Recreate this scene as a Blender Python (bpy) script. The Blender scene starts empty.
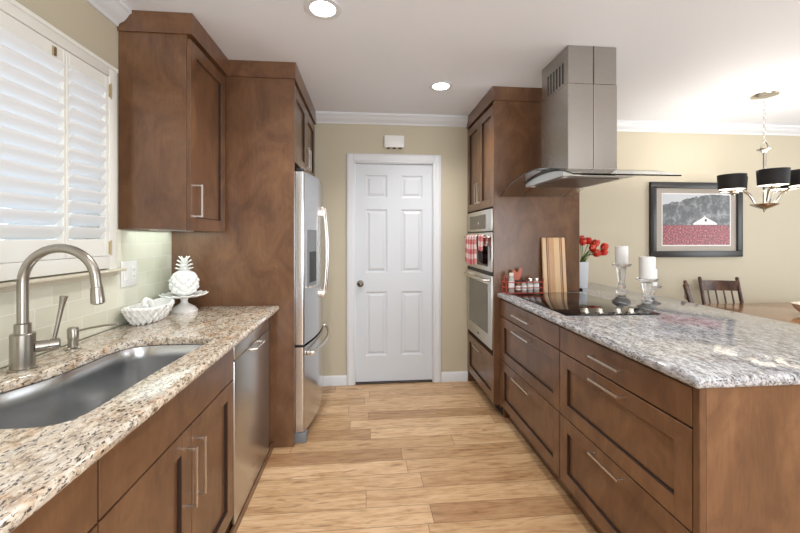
import bpy, bmesh, math, random
from mathutils import Vector, Matrix
from mathutils.geometry import tessellate_polygon
random.seed(7)
C = bpy.context.scene.collection
SC = bpy.context.scene
PI = math.pi

# ------------------------------------------------------------------ camera
F_PX, VP_X, HOR_Y, CAM_H = 370.0, 367.0, 237.0, 1.35
cam_data = bpy.data.cameras.new('camera')
cam = bpy.data.objects.new('camera', cam_data); C.objects.link(cam)
cam.location = (0, 0, CAM_H)
cam.rotation_euler = (PI/2, 0, -math.atan((400-VP_X)/F_PX))
cam_data.sensor_width = 36.0
cam_data.lens = 36.0*F_PX/800.0
cam_data.shift_y = -(266.5-HOR_Y)/800.0
cam_data.clip_start = 0.02
SC.camera = cam

# ------------------------------------------------------------------ world, light, exposure
w = bpy.data.worlds.new('sky'); SC.world = w; w.use_nodes = True
bg = w.node_tree.nodes['Background']
bg.inputs[0].default_value = (0.80, 0.90, 1.0, 1); bg.inputs[1].default_value = 0.95

def area(name, loc, rot, sx, sy, power, col=(1, 1, 1)):
    l = bpy.data.lights.new(name, 'AREA'); l.shape = 'RECTANGLE'; l.size = sx; l.size_y = sy
    l.energy = power; l.color = col
    o = bpy.data.objects.new(name, l); C.objects.link(o); o.location = loc; o.rotation_euler = rot
    return o
# sink window daylight; rear and dining lights are fill added at unseen openings
area('added_fill_rear', (1.6, -2.42, 1.25), (PI/2+.42, 0, 0), 3.4, 2.0, 66, (0.94, 0.97, 1.0))
area('added_fill_dining', (5.42, 1.2, 1.35), (PI/2+.3, 0, PI/2), 2.4, 1.7, 34, (0.95, 0.98, 1.0))
area('daylight_sink', (-1.75, 1.35, 1.95), (PI/2+math.radians(-12), 0, -PI/2), 1.5, 1.3, 6, (0.92, 0.96, 1.0))
SC.view_settings.view_transform = 'Standard'
SC.view_settings.look = 'None'
SC.view_settings.gamma = 1.0
SC.view_settings.use_curve_mapping = False
SC.view_settings.exposure = 0.62

# ------------------------------------------------------------------ materials
def lin(c):
    return tuple(((v/255)/12.92 if v/255 <= 0.04045 else ((v/255+0.055)/1.055)**2.4) for v in c)
class N:
    def __init__(s, name):
        s.m = bpy.data.materials.new(name); s.m.use_nodes = True
        s.t = s.m.node_tree; s.b = s.t.nodes['Principled BSDF']
    def n(s, ty, **kw):
        o = s.t.nodes.new(ty)
        for k, v in kw.items():
            if k.startswith('i_'):
                key = k[2:]; key = int(key) if key.isdigit() else key
                s.set(o.inputs[key], v)
            else: setattr(o, k, v)
        return o
    def set(s, inp, v):
        if hasattr(v, 'is_output') or isinstance(v, bpy.types.NodeSocket): s.t.links.new(v, inp)
        else:
            if inp.type == 'RGBA' and len(v) == 3: v = (*v, 1)
            inp.default_value = v
    def p(s, **kw):
        for k, v in kw.items(): s.set(s.b.inputs[k.replace('_', ' ')], v)
        return s
    def math(s, op, a, b=0.0, c=None):
        o = s.n('ShaderNodeMath', operation=op); s.set(o.inputs[0], a); s.set(o.inputs[1], b)
        if c is not None: s.set(o.inputs[2], c)
        return o.outputs[0]
    def ramp(s, fac, stops, interp='LINEAR'):
        o = s.n('ShaderNodeValToRGB'); r = o.color_ramp; r.interpolation = interp
        while len(r.elements) < len(stops): r.elements.new(0.5)
        for e, (p, c) in zip(r.elements, stops):
            e.position = p; e.color = (*c, 1) if len(c) == 3 else c
        s.set(o.inputs[0], fac); return o.outputs[0]
    def mix(s, f, a, b, mode='MIX'):
        o = s.n('ShaderNodeMix', data_type='RGBA', blend_type=mode)
        s.set(o.inputs[0], f); s.set(o.inputs[6], a); s.set(o.inputs[7], b); return o.outputs[2]
    def coords(s, scale=(1, 1, 1), rnd=False, rot=(0, 0, 0)):
        tc = s.n('ShaderNodeTexCoord').outputs['Object']
        if rnd:
            oi = s.n('ShaderNodeObjectInfo'); ad = s.n('ShaderNodeVectorMath', operation='MULTIPLY_ADD')
            s.set(ad.inputs[0], oi.outputs['Random']); ad.inputs[1].default_value = (37, 19, 53); s.set(ad.inputs[2], tc)
            tc = ad.outputs[0]
        mp = s.n('ShaderNodeMapping'); s.set(mp.inputs[0], tc); mp.inputs[3].default_value = scale; mp.inputs[2].default_value = rot
        return mp.outputs[0]
    def noise(s, v, scale, detail=3, rough=0.5, dist=0.0):
        o = s.n('ShaderNodeTexNoise'); s.set(o.inputs['Vector'], v)
        o.inputs['Scale'].default_value = scale; o.inputs['Detail'].default_value = detail
        o.inputs['Roughness'].default_value = rough; o.inputs['Distortion'].default_value = dist
        return o.outputs[0]
    def bump(s, h, strength=0.2, dist=0.01):
        o = s.n('ShaderNodeBump'); s.set(o.inputs['Height'], h)
        o.inputs['Strength'].default_value = strength; o.inputs['Distance'].default_value = dist
        s.t.links.new(o.outputs[0], s.b.inputs['Normal']); return s

def plain(name, col, rough=0.5, metal=0.0, **kw):
    k = N(name); k.p(Base_Color=lin(col), Roughness=rough, Metallic=metal, **kw); return k.m

def wood_mat(name, dark, mid, light, rough=0.3, scale=1.0, grain=(9, 9, 1.3)):
    k = N(name); v = k.coords(rnd=True); vg = k.coords(grain, rnd=True)
    big = k.noise(k.coords((1.6, 1.6, 1.0), rnd=True), 3.4*scale, 5, 0.62, 1.1)
    g = k.noise(vg, 5*scale, 5, 0.6, 1.5)
    fine = k.noise(k.coords((grain[0]*4, grain[1]*4, grain[2]*3), rnd=True), 6*scale, 2, 0.5)
    f = k.math('ADD', k.math('MULTIPLY', big, 0.72), k.math('ADD', k.math('MULTIPLY', g, 0.22), k.math('MULTIPLY', fine, 0.06)))
    c = k.ramp(f, [(0.38, lin(dark)), (0.5, lin(mid)), (0.64, lin(light))])
    k.p(Base_Color=c, Roughness=rough); k.b.inputs['Coat Weight'].default_value = 0.25; k.b.inputs['Coat Roughness'].default_value = 0.18
    return k.m
M = {}
M['cab'] = wood_mat('stained_maple', (92, 62, 42), (108, 75, 51), (124, 89, 62), 0.30)
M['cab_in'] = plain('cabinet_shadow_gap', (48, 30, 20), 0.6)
M['cab_edge'] = plain('maple_edge', (150, 108, 72), 0.4)
M['wall'] = None
def wallmat(name, col, bump=0.04):
    k = N(name); n = k.noise(k.coords(), 240, 2)
    k.p(Base_Color=lin(col), Roughness=0.62).bump(n, bump, 0.002); return k.m
M['wall'] = wallmat('tan_wall_paint', (196, 187, 165))
M['ceil'] = wallmat('ceiling_paint', (238, 242, 250))
M['white'] = plain('white_trim_paint', (222, 225, 229), 0.35)
M['door'] = plain('white_door_paint', (212, 217, 223), 0.38)
M['shutter'] = plain('shutter_paint', (236, 236, 230), 0.38)
M['louver'] = plain('louver_paint', (238, 241, 244), 0.38)
M['brass'] = plain('brass', (190, 174, 140), 0.3, 1.0)
M['ceramic'] = plain('white_ceramic', (245, 245, 243), 0.22)
M['black'] = plain('black_plastic', (22, 22, 23), 0.4)
M['plug'] = plain('white_plastic', (238, 238, 236), 0.35)
M['slot'] = plain('slot_dark', (60, 58, 55), 0.6)
def steel(name, col, rough, stretch, bump=0.05):
    k = N(name); n = k.noise(k.coords(stretch), 40, 2)
    r = k.math('MULTIPLY_ADD', n, 0.03, rough-0.015)
    k.p(Base_Color=lin(col), Metallic=1.0, Roughness=r).bump(n, bump, 0.0006); return k.m
M['steel'] = steel('brushed_steel_vertical', (205, 206, 206), 0.30, (20, 20, 0.5), 0.0)
M['steel_h'] = steel('brushed_steel_sink', (202, 204, 206), 0.24, (1, 8, 8), 0.0)
M['hoodsteel'] = steel('hood_steel', (172, 168, 162), 0.27, (1, 1, 26), 0.0)
M['ovensteel'] = steel('oven_steel', (214, 212, 206), 0.34, (1, 1, 26))
M['nickel'] = steel('brushed_nickel', (170, 165, 156), 0.29, (14, 14, 14), 0.0)
M['pull'] = plain('satin_nickel_pull', (216, 210, 202), 0.27, 1.0)
M['fridge'] = steel('fridge_steel', (206, 207, 209), 0.2, (1, 1, 20), 0.02)
M['dgrey'] = plain('grey_plastic', (120, 124, 128), 0.45)
M['bglass'] = plain('black_glass', (10, 10, 12), 0.04)
M['ovenglass'] = plain('oven_window_glass', (120, 122, 120), 0.08, 0.5)
M['display'] = plain('display_glass', (96, 92, 86), 0.15)
def glass(name, tint=(1, 1, 1), rough=0.0, ior=1.48):
    k = N(name); k.p(Base_Color=tint, Roughness=rough, IOR=ior); k.b.inputs['Transmission Weight'].default_value = 1.0; return k.m
M['crystal'] = glass('crystal_glass', (0.97, 0.98, 0.98), 0.0, 1.42); M['crystal'].node_tree.nodes['Principled BSDF'].inputs['Transmission Weight'].default_value = 0.85
M['hoodglass'] = glass('curved_hood_glass', (0.93, 0.97, 0.95))
M['pane'] = glass('window_pane', (0.98, 1, 1), ior=1.1)
def emit(name, col, st):
    k = N(name); k.p(Base_Color=(0.8, 0.8, 0.8)); k.b.inputs['Emission Color'].default_value = (*col, 1)
    k.b.inputs['Emission Strength'].default_value = st; return k.m
M['lampglow'] = emit('lamp_glow', (1.0, 0.95, 0.86), 14)
M['bulb'] = emit('frosted_bulb_glow', (1.0, 0.92, 0.8), 6)
M['wax'] = plain('white_wax', (246, 244, 240), 0.45); 
M['shade'] = plain('black_lamp_shade', (28, 27, 28), 0.7)
M['shadein'] = plain('white_shade_lining', (240, 236, 226), 0.6)
M['chrome'] = plain('polished_nickel', (206, 202, 194), 0.16, 1.0)
M['frameblk'] = plain('black_frame_paint', (34, 32, 32), 0.35)
M['mat'] = plain('grey_mat_board', (176, 168, 158), 0.8)
M['walnut'] = wood_mat('dark_chair_wood', (52, 32, 24), (80, 50, 37), (112, 76, 56), 0.35, 2, (20, 20, 2))
M['table'] = wood_mat('table_wood', (120, 80, 48), (152, 106, 66), (180, 132, 88), 0.16, 1, (1.2, 18, 18))
M['bowlwood'] = wood_mat('pale_bowl_wood', (176, 150, 122), (214, 196, 172), (236, 224, 206), 0.4, 3, (2, 12, 12))
M['redwire'] = plain('red_painted_wire', (176, 70, 58), 0.4)
M['green'] = plain('stem_green', (98, 128, 58), 0.5)
M['leaf'] = plain('leaf_green', (86, 118, 52), 0.5)
k = N('tulip_petal'); n = k.noise(k.coords(rnd=True), 40, 2)
k.p(Base_Color=k.ramp(n, [(0.38, lin((188, 30, 24))), (0.55, lin((214, 62, 42))), (0.68, lin((240, 130, 92)))]), Roughness=0.45); M['petal'] = k.m
M['vase'] = plain('white_vase', (226, 230, 236), 0.25)
M['house'] = plain('outside_siding', (214, 220, 224), 0.8)
M['house_window'] = plain('outside_window', (120, 134, 150), 0.3)
M['patio'] = plain('outside_paving', (200, 200, 196), 0.9)

# granite
def granite(name, dk, mid, lt, warm, grey, dark, warm_amt, grey_amt, stretch, ang, rough=0.08):
    k = N(name); v = k.coords(); st = (stretch, 1.0, stretch)
    vs = k.coords(st, rot=(0, 0, ang))
    med = k.noise(vs, 30, 6, 0.72, 0.5)
    c = k.ramp(med, [(0.36, lin(dk)), (0.47, lin(mid)), (0.60, lin(lt))])
    pat = k.noise(k.coords((stretch*1.3, 0.8, stretch*1.3), rot=(0, 0, ang)), 3.2, 5, 0.65, 0.8)
    c = k.mix(k.math('MULTIPLY', k.ramp(pat, [(0.50, (0, 0, 0)), (0.62, (1, 1, 1))]), grey_amt), c, lin(grey), 'MIX')
    rust = k.noise(vs, 11, 4, 0.7, 0.6)
    c = k.mix(k.math('MULTIPLY', k.ramp(rust, [(0.54, (0, 0, 0)), (0.64, (1, 1, 1))]), warm_amt), c, lin(warm), 'MULTIPLY')
    veil = k.noise(k.coords((stretch*2.2, 0.55, stretch*2.2), rot=(0, 0, ang)), 8, 7, 0.75, 0.6)
    c = k.mix(k.math('MULTIPLY', k.ramp(veil, [(0.57, (0, 0, 0)), (0.63, (1, 1, 1))]), 0.55), c, lin(dk))
    fl = k.noise(k.coords((stretch*1.1, 1.0, stretch*1.1), rot=(0, 0, ang)), 75, 3, 0.62, 0.4)
    c = k.mix(k.math('MULTIPLY', k.ramp(fl, [(0.38, (1, 1, 1)), (0.45, (0, 0, 0))]), 0.92), c, lin(dark))
    wh = k.noise(v, 60, 3, 0.6)
    c = k.mix(k.math('MULTIPLY', k.ramp(wh, [(0.58, (0, 0, 0)), (0.66, (1, 1, 1))]), 0.55), c, lin((236, 232, 224)))
    k.p(Base_Color=c, Roughness=rough); return k.m
M['granite_left'] = granite('granite_cream_rust', (134, 116, 98), (200, 184, 162), (230, 221, 206), (234, 200, 168), (190, 187, 184), (52, 42, 38), 0.7, 0.35, 1.7, 0.35)
M['granite_right'] = granite('granite_grey_rose', (92, 89, 92), (160, 161, 164), (206, 209, 214), (226, 204, 196), (168, 166, 170), (44, 42, 44), 0.5, 0.4, 2.4, -0.55)

# hardwood floor: planks run along X
k = N('hickory_planks'); tc = k.n('ShaderNodeTexCoord').outputs['Object']
sx = k.n('ShaderNodeSeparateXYZ'); k.set(sx.inputs[0], tc)
PW, PL = 0.127, 1.05
row = k.math('FLOOR', k.math('DIVIDE', sx.outputs[1], PW))
wn = k.n('ShaderNodeTexWhiteNoise', noise_dimensions='1D'); k.set(wn.inputs['W'], row)
u = k.math('ADD', k.math('DIVIDE', sx.outputs[0], PL), k.math('MULTIPLY', wn.outputs[0], 7.3))
pid = k.math('FLOOR', u)
cb = k.n('ShaderNodeCombineXYZ'); k.set(cb.inputs[0], row); k.set(cb.inputs[1], pid)
wc = k.n('ShaderNodeTexWhiteNoise', noise_dimensions='2D'); k.set(wc.inputs['Vector'], cb.outputs[0])
fu = k.math('FRACT', u); fv = k.math('FRACT', k.math('DIVIDE', sx.outputs[1], PW))
eu = k.math('MULTIPLY', k.math('MINIMUM', fu, k.math('SUBTRACT', 1.0, fu)), PL)
ev = k.math('MULTIPLY', k.math('MINIMUM', fv, k.math('SUBTRACT', 1.0, fv)), PW)
seam = k.math('LESS_THAN', k.math('MINIMUM', eu, ev), 0.0013)
off = k.n('ShaderNodeVectorMath', operation='MULTIPLY_ADD'); k.set(off.inputs[0], wc.outputs['Color']); off.inputs[1].default_value = (30, 30, 30)
sc_ = k.n('ShaderNodeVectorMath', operation='MULTIPLY'); k.set(sc_.inputs[0], tc); sc_.inputs[1].default_value = (1.3, 9, 1)
k.set(off.inputs[2], sc_.outputs[0])
g1 = k.noise(off.outputs[0], 2.2, 5, 0.62, 1.6); g2 = k.noise(off.outputs[0], 9, 4, 0.6, 0.4)
gf = k.math('ADD', k.math('MULTIPLY', g1, 0.62), k.math('MULTIPLY', g2, 0.38))
gc = k.ramp(gf, [(0.30, lin((146, 108, 78))), (0.41, lin((202, 164, 126))), (0.54, lin((226, 194, 156))), (0.68, lin((238, 212, 178)))])
tone = k.ramp(wc.outputs[0], [(0.0, lin((204, 188, 172))), (0.5, lin((236, 228, 216))), (1.0, lin((255, 252, 246)))])
fc = k.mix(1.0, gc, tone, 'MULTIPLY')
kn = k.ramp(k.noise(off.outputs[0], 1.6, 2, 0.4, 3.0), [(0.62, (0, 0, 0)), (0.72, (1, 1, 1))])
fc = k.mix(k.math('MULTIPLY', kn, 0.45), fc, lin((120, 78, 48)))
fc = k.mix(k.math('MULTIPLY', seam, 0.8), fc, lin((92, 60, 38)))
hh = k.math('SUBTRACT', k.math('MULTIPLY', g1, 0.5), seam)
k.p(Base_Color=fc, Roughness=0.34).bump(hh, 0.12, 0.004); M['floor'] = k.m

# tile: coordinates are y (along the wall) and z
k = N('glass_subway_tile'); tc = k.n('ShaderNodeTexCoord').outputs['Object']
s2 = k.n('ShaderNodeSeparateXYZ'); k.set(s2.inputs[0], tc)
cb = k.n('ShaderNodeCombineXYZ'); k.set(cb.inputs[0], s2.outputs[1]); k.set(cb.inputs[1], s2.outputs[2])
br = k.n('ShaderNodeTexBrick'); k.set(br.inputs['Vector'], cb.outputs[0])
br.offset = 0.5; br.inputs['Scale'].default_value = 1.0; br.inputs['Mortar Size'].default_value = 0.0016
br.inputs['Mortar Smooth'].default_value = 0.1; br.inputs['Brick Width'].default_value = 0.152; br.inputs['Row Height'].default_value = 0.0765
br.inputs['Color1'].default_value = (*lin((214, 213, 194)), 1); br.inputs['Color2'].default_value = (*lin((224, 222, 205)), 1)
br.inputs['Mortar'].default_value = (*lin((236, 236, 226)), 1)
k.p(Base_Color=br.outputs[0], Roughness=0.14).bump(k.math('SUBTRACT', 1.0, br.outputs[1]), 0.35, 0.002); M['tile'] = k.m

# cutting board stripes (across local x)
k = N('striped_cutting_board'); tc = k.n('ShaderNodeTexCoord').outputs['Object']; s2 = k.n('ShaderNodeSeparateXYZ'); k.set(s2.inputs[0], tc)
A, B, Dk, Mh = lin((226, 192, 150)), lin((205, 160, 116)), lin((92, 52, 34)), lin((150, 92, 60))
cc = k.ramp(k.math('MULTIPLY_ADD', s2.outputs[0], 1/0.175, 0.5), [(0, A), (0.15, Dk), (0.18, Mh), (0.21, B), (0.235, Dk), (0.26, B), (0.50, A), (0.74, Dk), (0.765, B), (0.80, Mh), (0.83, Dk), (0.855, A)], 'CONSTANT')
g = k.noise(k.coords((30, 30, 3)), 5, 4)
k.p(Base_Color=k.mix(0.10, cc, k.ramp(g, [(0.3, lin((150, 104, 70))), (0.7, lin((240, 214, 176)))])), Roughness=0.4); M['board'] = k.m

# checked towel
k = N('red_checked_cloth'); tc = k.n('ShaderNodeTexCoord').outputs['UV']; s2 = k.n('ShaderNodeSeparateXYZ'); k.set(s2.inputs[0], tc)
def band(x): return k.math('GREATER_THAN', k.math('FRACT', k.math('DIVIDE', x, 0.075)), 0.5)
a, b = band(s2.outputs[0]), band(s2.outputs[1])
cc = k.ramp(k.math('MULTIPLY', k.math('ADD', a, b), 0.5), [(0.0, lin((236, 228, 224))), (0.4, lin((222, 150, 150))), (0.9, lin((198, 84, 92)))], 'CONSTANT')
k.p(Base_Color=cc, Roughness=0.9); M['cloth'] = k.m
M['darkcloth'] = plain('black_cloth', (34, 32, 34), 0.9)

# print in the frame: local x across, z up (origin at the print's base centre)
k = N('vineyard_print'); tc = k.n('ShaderNodeTexCoord').outputs['Object']; s2 = k.n('ShaderNodeSeparateXYZ'); k.set(s2.inputs[0], tc)
X_, Z_ = s2.outputs[0], s2.outputs[2]
nn = k.noise(k.coords((1, 1, 1)), 14, 6, 0.7); nf = k.noise(k.coords((1, 1, 1)), 60, 4, 0.7)
hill = k.ramp(k.noise(k.coords((1, 1, 1)), 9, 7, 0.75), [(0.32, lin((40, 42, 44))), (0.5, lin((88, 90, 92))), (0.68, lin((170, 170, 172)))])
sky = lin((196, 200, 204))
hl = k.math('ADD', k.math('MULTIPLY', k.math('SINE', k.math('MULTIPLY_ADD', X_, 5.2, 0.6)), 0.05), k.math('MULTIPLY_ADD', nn, 0.10, 0.40))
c1 = k.mix(k.math('GREATER_THAN', Z_, hl), hill, sky)
vine = k.ramp(nf, [(0.36, lin((44, 26, 32))), (0.5, lin((136, 44, 58))), (0.64, lin((205, 110, 110)))])
c2 = k.mix(k.math('LESS_THAN', Z_, k.math('MULTIPLY_ADD', nn, 0.02, 0.185)), c1, vine)
k.p(Base_Color=c2, Roughness=0.35); M['print'] = k.m

# ------------------------------------------------------------------ mesh helpers (author in world coordinates)
def bm_new(): return bmesh.new()
def box(bm, x0, x1, y0, y1, z0, z1, bev=0.0, seg=1):
    if x0 > x1: x0, x1 = x1, x0
    if y0 > y1: y0, y1 = y1, y0
    if z0 > z1: z0, z1 = z1, z0
    r = bmesh.ops.create_cube(bm, size=1.0)
    for v in r['verts']:
        v.co = Vector((x0+(v.co.x+.5)*(x1-x0), y0+(v.co.y+.5)*(y1-y0), z0+(v.co.z+.5)*(z1-z0)))
    if bev:
        es = list({e for v in r['verts'] for e in v.link_edges})
        bmesh.ops.bevel(bm, geom=es, offset=bev, segments=seg, affect='EDGES', profile=0.5)
    return bm
def BX(*a, **k): return box(bm_new(), *a, **k)
def lathe(bm, c, prof, seg=32, axis='z', sx=1.0, sy=1.0):
    """prof: list of (radius, height). closed by tiny radius at ends."""
    rings = []
    for r, h in prof:
        ring = []
        for i in range(seg):
            a = 2*PI*i/seg
            p = Vector((r*math.cos(a)*sx, r*math.sin(a)*sy, h))
            if axis == 'x': p = Vector((h, p.x, p.y))
            elif axis == 'y': p = Vector((p.x, h, p.y))
            ring.append(bm.verts.new(Vector(c)+p))
        rings.append(ring)
    for a, b in zip(rings, rings[1:]):
        for i in range(seg):
            bm.faces.new((a[i], a[(i+1) % seg], b[(i+1) % seg], b[i]))
    if prof[0][0] > 0: bm.faces.new(list(reversed(rings[0])))
    if prof[-1][0] > 0: bm.faces.new(rings[-1])
    return bm
def tube(bm, pts, r, seg=10, closed=False, flat=1.0):
    pts = [Vector(p) for p in pts]; n = len(pts)
    rs = r if isinstance(r, (list, tuple)) else [r]*n
    rings = []; prev = None
    for i, p in enumerate(pts):
        if closed: t = (pts[(i+1) % n]-pts[i-1])
        else: t = pts[min(i+1, n-1)]-pts[max(i-1, 0)]
        t.normalize()
        if prev is None:
            up = Vector((0, 0, 1)) if abs(t.z) < .9 else Vector((1, 0, 0))
            a = t.cross(up).normalized()
        else: a = (prev-t*prev.dot(t)).normalized()
        prev = a; b = t.cross(a)
        rings.append([bm.verts.new(p+(a*math.cos(2*PI*j/seg)+b*math.sin(2*PI*j/seg)*flat)*rs[i]) for j in range(seg)])
    m = n if closed else n-1
    for i in range(m):
        A_, B_ = rings[i], rings[(i+1) % n]
        for j in range(seg): bm.faces.new((A_[j], A_[(j+1) % seg], B_[(j+1) % seg], B_[j]))
    if not closed:
        bm.faces.new(list(reversed(rings[0]))); bm.faces.new(rings[-1])
    return bm
def prism(bm, poly, axis, a, b):
    """extrude polygon (2D list) along axis from a to b. x: poly=(y,z); y: poly=(x,z); z: poly=(x,y)"""
    def P(p, h):
        return {'x': (h, p[0], p[1]), 'y': (p[0], h, p[1]), 'z': (p[0], p[1], h)}[axis]
    A_ = [bm.verts.new(P(p, a)) for p in poly]; B_ = [bm.verts.new(P(p, b)) for p in poly]
    n = len(poly)
    for i in range(n): bm.faces.new((A_[i], A_[(i+1) % n], B_[(i+1) % n], B_[i]))
    bm.faces.new(A_); bm.faces.new(B_)
    return bm
WL = {}
def setp(o, label=None, cat=None, group=None, kind=None):
    if label: o['label'] = label
    if cat: o['category'] = cat
    if group: o['group'] = group
    if kind: o['kind'] = kind
    return o
def obj(name, bm, m, parent=None, sharp=32, at=None, **kw):
    """at: own origin in world coordinates (default: the parent's, or the mesh's base centre)."""
    bmesh.ops.recalc_face_normals(bm, faces=bm.faces[:])
    me = bpy.data.meshes.new(name)
    xs = [v.co.x for v in bm.verts]; ys = [v.co.y for v in bm.verts]; zs = [v.co.z for v in bm.verts]
    if parent is not None and at is None: org = WL[parent.name]
    else: org = Vector(at) if at is not None else Vector(((min(xs)+max(xs))/2, (min(ys)+max(ys))/2, min(zs)))
    bmesh.ops.translate(bm, verts=bm.verts[:], vec=-org)
    for f in bm.faces: f.smooth = True
    bm.to_mesh(me); bm.free()
    me.set_sharp_from_angle(angle=math.radians(sharp))
    me.materials.append(m if not isinstance(m, str) else M[m])
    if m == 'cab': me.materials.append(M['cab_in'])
    o = bpy.data.objects.new(name, me); C.objects.link(o)
    if parent is not None: o.parent = parent; o.location = org-WL[parent.name]
    else: o.location = org
    WL[o.name] = org.copy()
    return setp(o, **kw)
def thing(name, loc, label, cat, group=None):
    o = bpy.data.objects.new(name, None); C.objects.link(o); o.location = loc; o.empty_display_size = 0.1
    WL[o.name] = Vector(loc)
    return setp(o, label, cat, group)
def struct(name, bm, m, parent=None):
    o = obj(name, bm, m, parent)
    if parent is None: o['kind'] = 'structure'
    return o
def sroot(name, loc):
    o = thing(name, loc, None, None); o['kind'] = 'structure'; return o
def copy_tree(src, parent=None):
    c = src.copy(); C.objects.link(c); c.parent = parent
    for ch in list(src.children): copy_tree(ch, c)
    return c
def offs(poly, d):
    """inward offset of a counter-clockwise polygon by d"""
    n = len(poly); out = []
    for i in range(n):
        p0, p1, p2 = Vector(poly[i-1]), Vector(poly[i]), Vector(poly[(i+1) % n])
        e1 = (p1-p0).normalized(); e2 = (p2-p1).normalized()
        n1 = Vector((-e1.y, e1.x)); n2 = Vector((-e2.y, e2.x)); mm = (n1+n2)
        if mm.length < 1e-6: mm = n1
        mm.normalize(); out.append(tuple(p1+mm*(d/max(0.3, mm.dot(n1)))))
    return out
def rounded(poly, rad, seg=6):
    out = []; n = len(poly)
    for i in range(n):
        r = rad[i] if isinstance(rad, (list, tuple)) else rad
        p0, p1, p2 = Vector(poly[i-1]), Vector(poly[i]), Vector(poly[(i+1) % n])
        if r <= 0: out.append(tuple(p1)); continue
        a = (p0-p1).normalized(); b = (p2-p1).normalized()
        s, e = p1+a*r, p1+b*r
        for t in range(seg+1):
            q = t/seg; out.append(tuple((1-q)**2*s+2*q*(1-q)*p1+q*q*e))
    return out
def slab(bm, outer, z0, z1, hole=None, er=0.014):
    """countertop with rounded upper and lower edge and an optional hole"""
    prof = []
    for i in range(5):
        a = PI/2*i/4; prof.append((er*(1-math.cos(a)), z0+er-er*math.sin(a)))
    prof = list(reversed(prof))  # from bottom inner to side
    prof2 = [(er*(1-math.cos(PI/2*i/4)), z1-er+er*math.sin(PI/2*i/4)) for i in range(5)]
    rings = []
    for d, z in prof+prof2: rings.append([bm.verts.new((*p, z)) for p in offs(outer, d)])
    n = len(outer)
    for a, b in zip(rings, rings[1:]):
        for i in range(n): bm.faces.new((a[i], a[(i+1) % n], b[(i+1) % n], b[i]))
    def cap(ring, hv):
        if not hv: bm.faces.new(ring); return
        pts = [[v.co.copy() for v in ring], [v.co.copy() for v in hv]]; allv = ring+hv
        for t in tessellate_polygon(pts): 
            try: bm.faces.new([allv[i] for i in t])
            except ValueError: pass
    if hole:
        hm = [(-0.004, z0), (0.0, z0+0.003), (0.0, z1-0.008), (-0.002, z1-0.003), (-0.006, z1)]
        hr = []
        for d, z in hm: hr.append([bm.verts.new((*p, z)) for p in offs(hole, d)])
        m = len(hole)
        for a, b in zip(hr, hr[1:]):
            for i in range(m): bm.faces.new((a[i], a[(i+1) % m], b[(i+1) % m], b[i]))
        cap(rings[-1], hr[-1]); cap(rings[0], hr[0])
    else: cap(rings[-1], None); cap(rings[0], None)
    return bm
def spline(pts, sub=6):
    out = []; n = len(pts); P = [Vector(p) for p in pts]
    for i in range(n):
        p0, p1, p2, p3 = P[i-1], P[i], P[(i+1) % n], P[(i+2) % n]
        for s in range(sub):
            t = s/sub
            out.append(tuple(0.5*((2*p1)+(-p0+p2)*t+(2*p0-5*p1+4*p2-p3)*t*t+(-p0+3*p1-3*p2+p3)*t**3)))
    return out
def arc(pts_fn, n): return [pts_fn(i/n) for i in range(n+1)]

# shaker front lying in a plane x = const, facing s (+1 or -1) in X
def shaker_x(x, s, y0, y1, z0, z1, t=0.02, st=0.066, rec=0.013, slabonly=False):
    """outer face at x, body behind it"""
    bm = bm_new(); xb = x-s*t
    if slabonly: return box(bm, xb, x, y0, y1, z0, z1, 0.0015)
    box(bm, xb, x, y0, y0+st, z0, z1, 0.0012); box(bm, xb, x, y1-st, y1, z0, z1, 0.0012)
    box(bm, xb, x, y0+st, y1-st, z0, z0+st, 0.0012); box(bm, xb, x, y0+st, y1-st, z1-st, z1, 0.0012)
    box(bm, xb+s*0.001, x-s*rec, y0+st-.002, y1-st+.002, z0+st-.002, z1-st+.002)
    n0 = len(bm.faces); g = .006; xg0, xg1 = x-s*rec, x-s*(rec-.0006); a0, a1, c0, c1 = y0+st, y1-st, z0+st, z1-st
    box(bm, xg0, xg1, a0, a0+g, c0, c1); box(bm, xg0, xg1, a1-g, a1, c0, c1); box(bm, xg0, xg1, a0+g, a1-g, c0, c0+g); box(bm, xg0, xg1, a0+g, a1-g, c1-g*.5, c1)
    # dark strips on the inner edges of the frame
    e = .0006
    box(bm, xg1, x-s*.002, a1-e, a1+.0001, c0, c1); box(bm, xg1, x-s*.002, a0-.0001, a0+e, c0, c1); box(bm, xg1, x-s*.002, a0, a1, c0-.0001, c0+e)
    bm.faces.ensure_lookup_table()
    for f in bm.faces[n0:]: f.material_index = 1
    return bm
def pull(x, s, y0, y1, z0, z1, out=0.034, tk=0.0095):
    """square bar pull; bar runs along the longer of y/z between the given ends"""
    bm = bm_new(); h = tk/2
    if abs(y1-y0) > abs(z1-z0):
        zc = (z0+z1)/2
        box(bm, x+s*(out-tk), x+s*out, y0, y1, zc-h, zc+h, 0.001)
        for y in (y0+h, y1-h): box(bm, x, x+s*(out-tk+.001), y-h, y+h, zc-h, zc+h, 0.0008)
    else:
        yc = (y0+y1)/2
        box(bm, x+s*(out-tk), x+s*out, yc-h, yc+h, z0, z1, 0.001)
        for z in (z0+h, z1-h): box(bm, x, x+s*(out-tk+.001), yc-h, yc+h, z-h, z+h, 0.0008)
    return bm
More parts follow.
